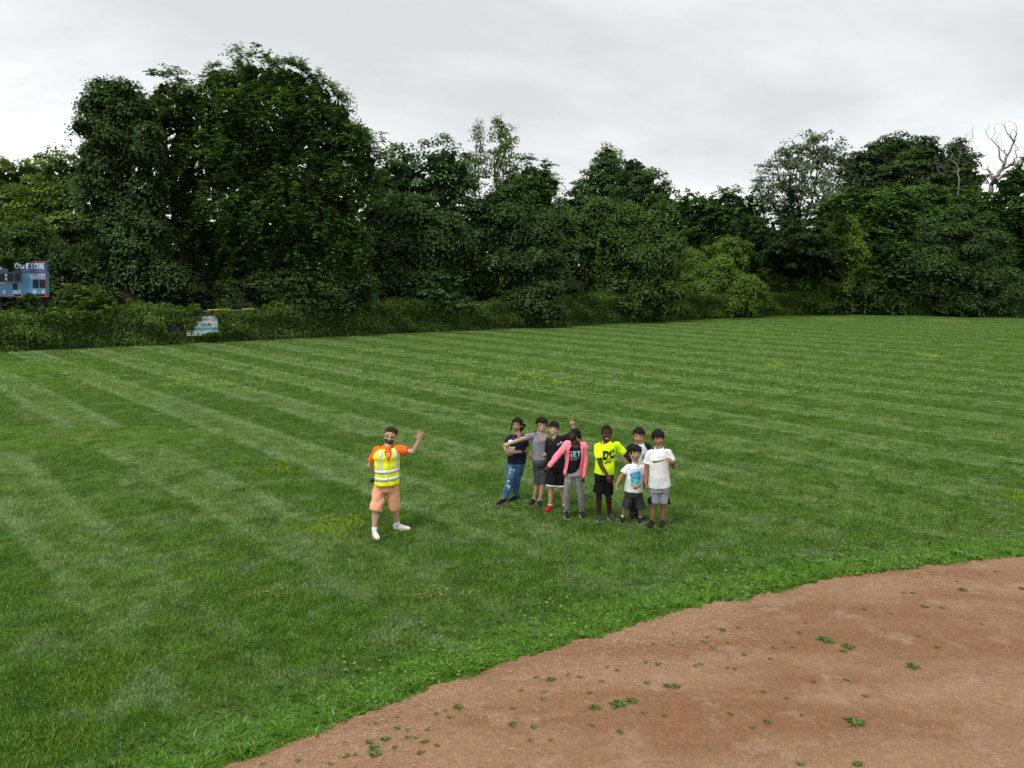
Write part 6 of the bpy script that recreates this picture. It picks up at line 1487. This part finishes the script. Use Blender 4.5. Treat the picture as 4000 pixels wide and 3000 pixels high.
# ================= boy at the back, white shirt with black sleeves
M_WHITET = cloth('white_tshirt', (0.74, 0.74, 0.75)); M_OFFW = cloth('off_white_tshirt', (0.62, 0.62, 0.63)); M_BLKSL = cloth('black_sleeve', (0.014, 0.016, 0.022)); M_TRK = cloth('black_track_pants', (0.010, 0.010, 0.012))
p = Person(K2, 13.5, 'boy with eyes shut standing behind others, white shirt with black sleeves', 'tan',
    dict(top=(815, 178), chin=(803, 395), neck=(822, 388), shA=(708, 425), shB=(935, 415), elA=(588, 570, .02), wrA=(640, 690, -.02), elB=(1010, 560, .05), wrB=(990, 680, 0), hipA=(765, 850), hipB=(870, 850), knA=(735, 1090), knB=(800, 1100)),
    feet=dict(A=((715, 1345), (722, 1398)), B=((785, 1345), (800, 1395))), yaw=-14, pitch=4, fat=1.0, tw=.15)
p.body(dict(A=(p.P(690, 760, -.03), (0, 1, 0), (0, -1, 0), 'relaxed'), B=(p.P(975, 760, 0), (0, 1, 0), (0, -1, 0), 'relaxed')))
p.face(M_BLKHAIR, smile=1, squint=True); p.hair(M_BLKHAIR, line=.050, side=.0, back=-.05, vol=.95, top=.016)
p.top(M_OFFW, (815, 850), .165, dict(A=(.58, .072), B=(.58, .072)), 'tshirt', amp=.004, seed=18, sl_mat=M_BLKSL); p.collar(M_OFFW, .068, .0)
p.print_poly([(852, 505), (868, 512), (872, 540), (884, 560), (878, 600), (858, 612), (846, 560)], simple('grey_graphic', (0.16, 0.16, 0.17), .6, .3, 40), 'print')
p.legs(M_TRK, (815, 840), .155, dict(A=(1.92, .058, .060), B=(1.92, .058, .060)), 'track_pants', knee_r=.068, amp=.006, seed=19)
p.shoes(M_BLKSHOE, M_SOLEB, accent=M_WSOCK)

# ================= smallest boy, palm-tree shirt
M_CHAR = cloth('charcoal_shorts', (0.040, 0.042, 0.048)); PB1 = simple('pale_blue_print', (0.42, 0.58, 0.66), .6, .08); PB2 = simple('blue_disc_print', (0.07, 0.40, 0.68), .6, .12); PB3 = simple('aqua_disc_print', (0.13, 0.55, 0.62), .6, .1); PALM = simple('palm_print', (0.03, 0.06, 0.11), .6, .1)
p = Person(K2, 12.93, 'smallest boy, in a white shirt with blue palm-tree print and charcoal shorts', 'tan',
    dict(top=(778, 402), chin=(772, 622), neck=(770, 645), shA=(668, 690), shB=(862, 700), elA=(560, 850, -.02), wrA=(508, 960, -.08), elB=(882, 865, .02), wrB=(820, 955, -.16), hipA=(700, 1075), hipB=(795, 1075), knA=(635, 1235), knB=(835, 1245)),
    feet=dict(A=((600, 1420), (580, 1488)), B=((842, 1425), (812, 1495))), yaw=2, pitch=8, fat=1.02, tw=.150)
p.body(dict(A=((498, 1035, -.10), (1, 0, 0), (0, -1, 0), 'fist'), B=((748, 1018, -.24), (0, 1, .3), (-.3, -.4, .6), 'relaxed')))
p.face(M_BLKHAIR, smile=0, squint=False, brow=1.2); p.hair(M_BLKHAIR, line=.040, side=-.012, back=-.06, vol=1.1)
p.top(M_WHITET, (740, 1032), .160, dict(A=(.60, .070), B=(.60, .070)), 'tshirt', amp=.005, depth=.145, seed=20); p.collar(M_WHITET, .072, .0)
p.print_poly([(668, 702), (852, 712), (848, 800), (838, 870), (805, 945), (672, 935), (680, 800)], PB1, 'print')
def disc(cx, cy, rx, ry, a0, a1, mt, o): p.print_poly([(cx + rx * math.cos(R(a)), cy + ry * math.sin(R(a))) for a in np.linspace(a0, a1, 22)], mt, 'print', o=o)
disc(764, 826, 76, 86, 186, 354, PB2, .0068); disc(764, 832, 76, 80, 6, 174, PB3, .0068)
p.print_text('RELAX', 762, 828, .030, simple('navy_print', (0.05, 0.09, 0.16), .6, .05), bold=.02, width=.165, o=.0090)
for (x, y, r_) in ((796, 752, 20), (694, 785, 16), (704, 862, 15), (782, 885, 15), (800, 850, 12)):
    p.print_poly([(x + r_ * (1 if i % 2 else .45) * math.cos(i * math.pi / 6), y + r_ * (1 if i % 2 else .45) * math.sin(i * math.pi / 6)) for i in range(12)], PALM, 'print', o=.0105)
    p.print_poly([(x - 1.5, y), (x + 1.5, y), (x + 6, min(y + 90, 940)), (x + 3, min(y + 90, 940))], PALM, 'print', o=.0100)
p.legs(M_CHAR, (742, 1040), .158, dict(A=(1.04, .088, .090), B=(1.04, .086, .088)), 'shorts', amp=.005, seed=21)
p.shoes(M_BLKSHOE, M_SOLEW, high=.055, toe=M_WSOCK, tongue=M_WSOCK, w=1.0)

# ================= boy at the right, white shirt with camouflage tick, watch
M_LGREY = cloth('light_grey_shorts', (0.27, 0.29, 0.33), spec=.2); CAMO = simple('camouflage_print', (0.16, 0.18, 0.06), .7, .7, 34)
p = Person(K2, 12.78, 'boy at the right end, white shirt with green camouflage tick, grey shorts', 'brown',
    dict(top=(1080, 208), chin=(1080, 422), neck=(1086, 448), shA=(958, 505), shB=(1208, 505), elA=(912, 755, .0), wrA=(905, 915, -.06), elB=(1282, 705, -.02), wrB=(1268, 650, -.22), hipA=(1030, 1010), hipB=(1140, 1010), knA=(1020, 1195), knB=(1152, 1200)),
    feet=dict(A=((1000, 1468), (955, 1530)), B=((1148, 1468), (1105, 1550))), yaw=0, pitch=8, fat=1.10, tw=.172)
p.body(dict(A=((908, 1018, -.08), (1, 0, 0), (0, -1, 0), 'fist'), B=((1192, 605, -.27), (0, 1, -.3), (0, .2, 1), 'pinch')))
p.face(M_BLKHAIR, smile=1, squint=False, brow=1.3); p.hair(M_BRHAIR if False else M_BLKHAIR, line=.036, side=-.035, back=-.08, vol=1.3, top=.010)
p.top(M_WHITET, (1085, 975), .185, dict(A=(.62, .083), B=(.62, .083)), 'tshirt', amp=.006, depth=.135, seed=22); p.collar(M_WHITET, .070, .0)
p.print_poly([(985, 600), (982, 612), (992, 628), (1020, 625), (1060, 612), (1120, 592), (1180, 573), (1120, 578), (1060, 592), (1020, 603), (995, 606)], CAMO, 'tick_print')
p.legs(M_LGREY, (1085, 985), .178, dict(A=(.93, .088, .098), B=(.93, .086, .098)), 'shorts', amp=.006, seed=23)
for sg, side in ((-1, 'A'), (1, 'B')):     # dark side panels
    a_, b_, ra, rb = p.cuffs[side]; hp = p.J['hip' + side] + p.S * (sg * .06); mb = MB()
    mb.tube([hp + Vector((0, 0, -.04)), hp.lerp(b_ + p.S * (sg * (ra - .01)), .6), b_ + p.S * (sg * (ra - .008)) - Vector((0, 0, .0))], [(.018, .05), (.026, .075), (.034, .085)], 14, p.S); mb.build('side_panel', M_BLKSL, p.root, True)
p.socks(M_GSOCK, .035); p.shoes(M_BLKSHOE, M_SOLEB)
mb = MB(); wr, el = p.J['wrB'], p.J['elB']; d_ = (el - wr).normalized(); c_ = wr + d_ * .025; mb.tube([c_ - d_ * .011, c_ + d_ * .011], .031, 16); mb.build('watch_strap', M_BLKSHOE, p.root, True)
mb = MB(); mb.box(c_ + Vector((.0, -.033, 0)), (.014, .006, .014)); mb.build('watch_face', simple('watch_glass', (0.05, 0.06, 0.07), .15, .05), p.root)
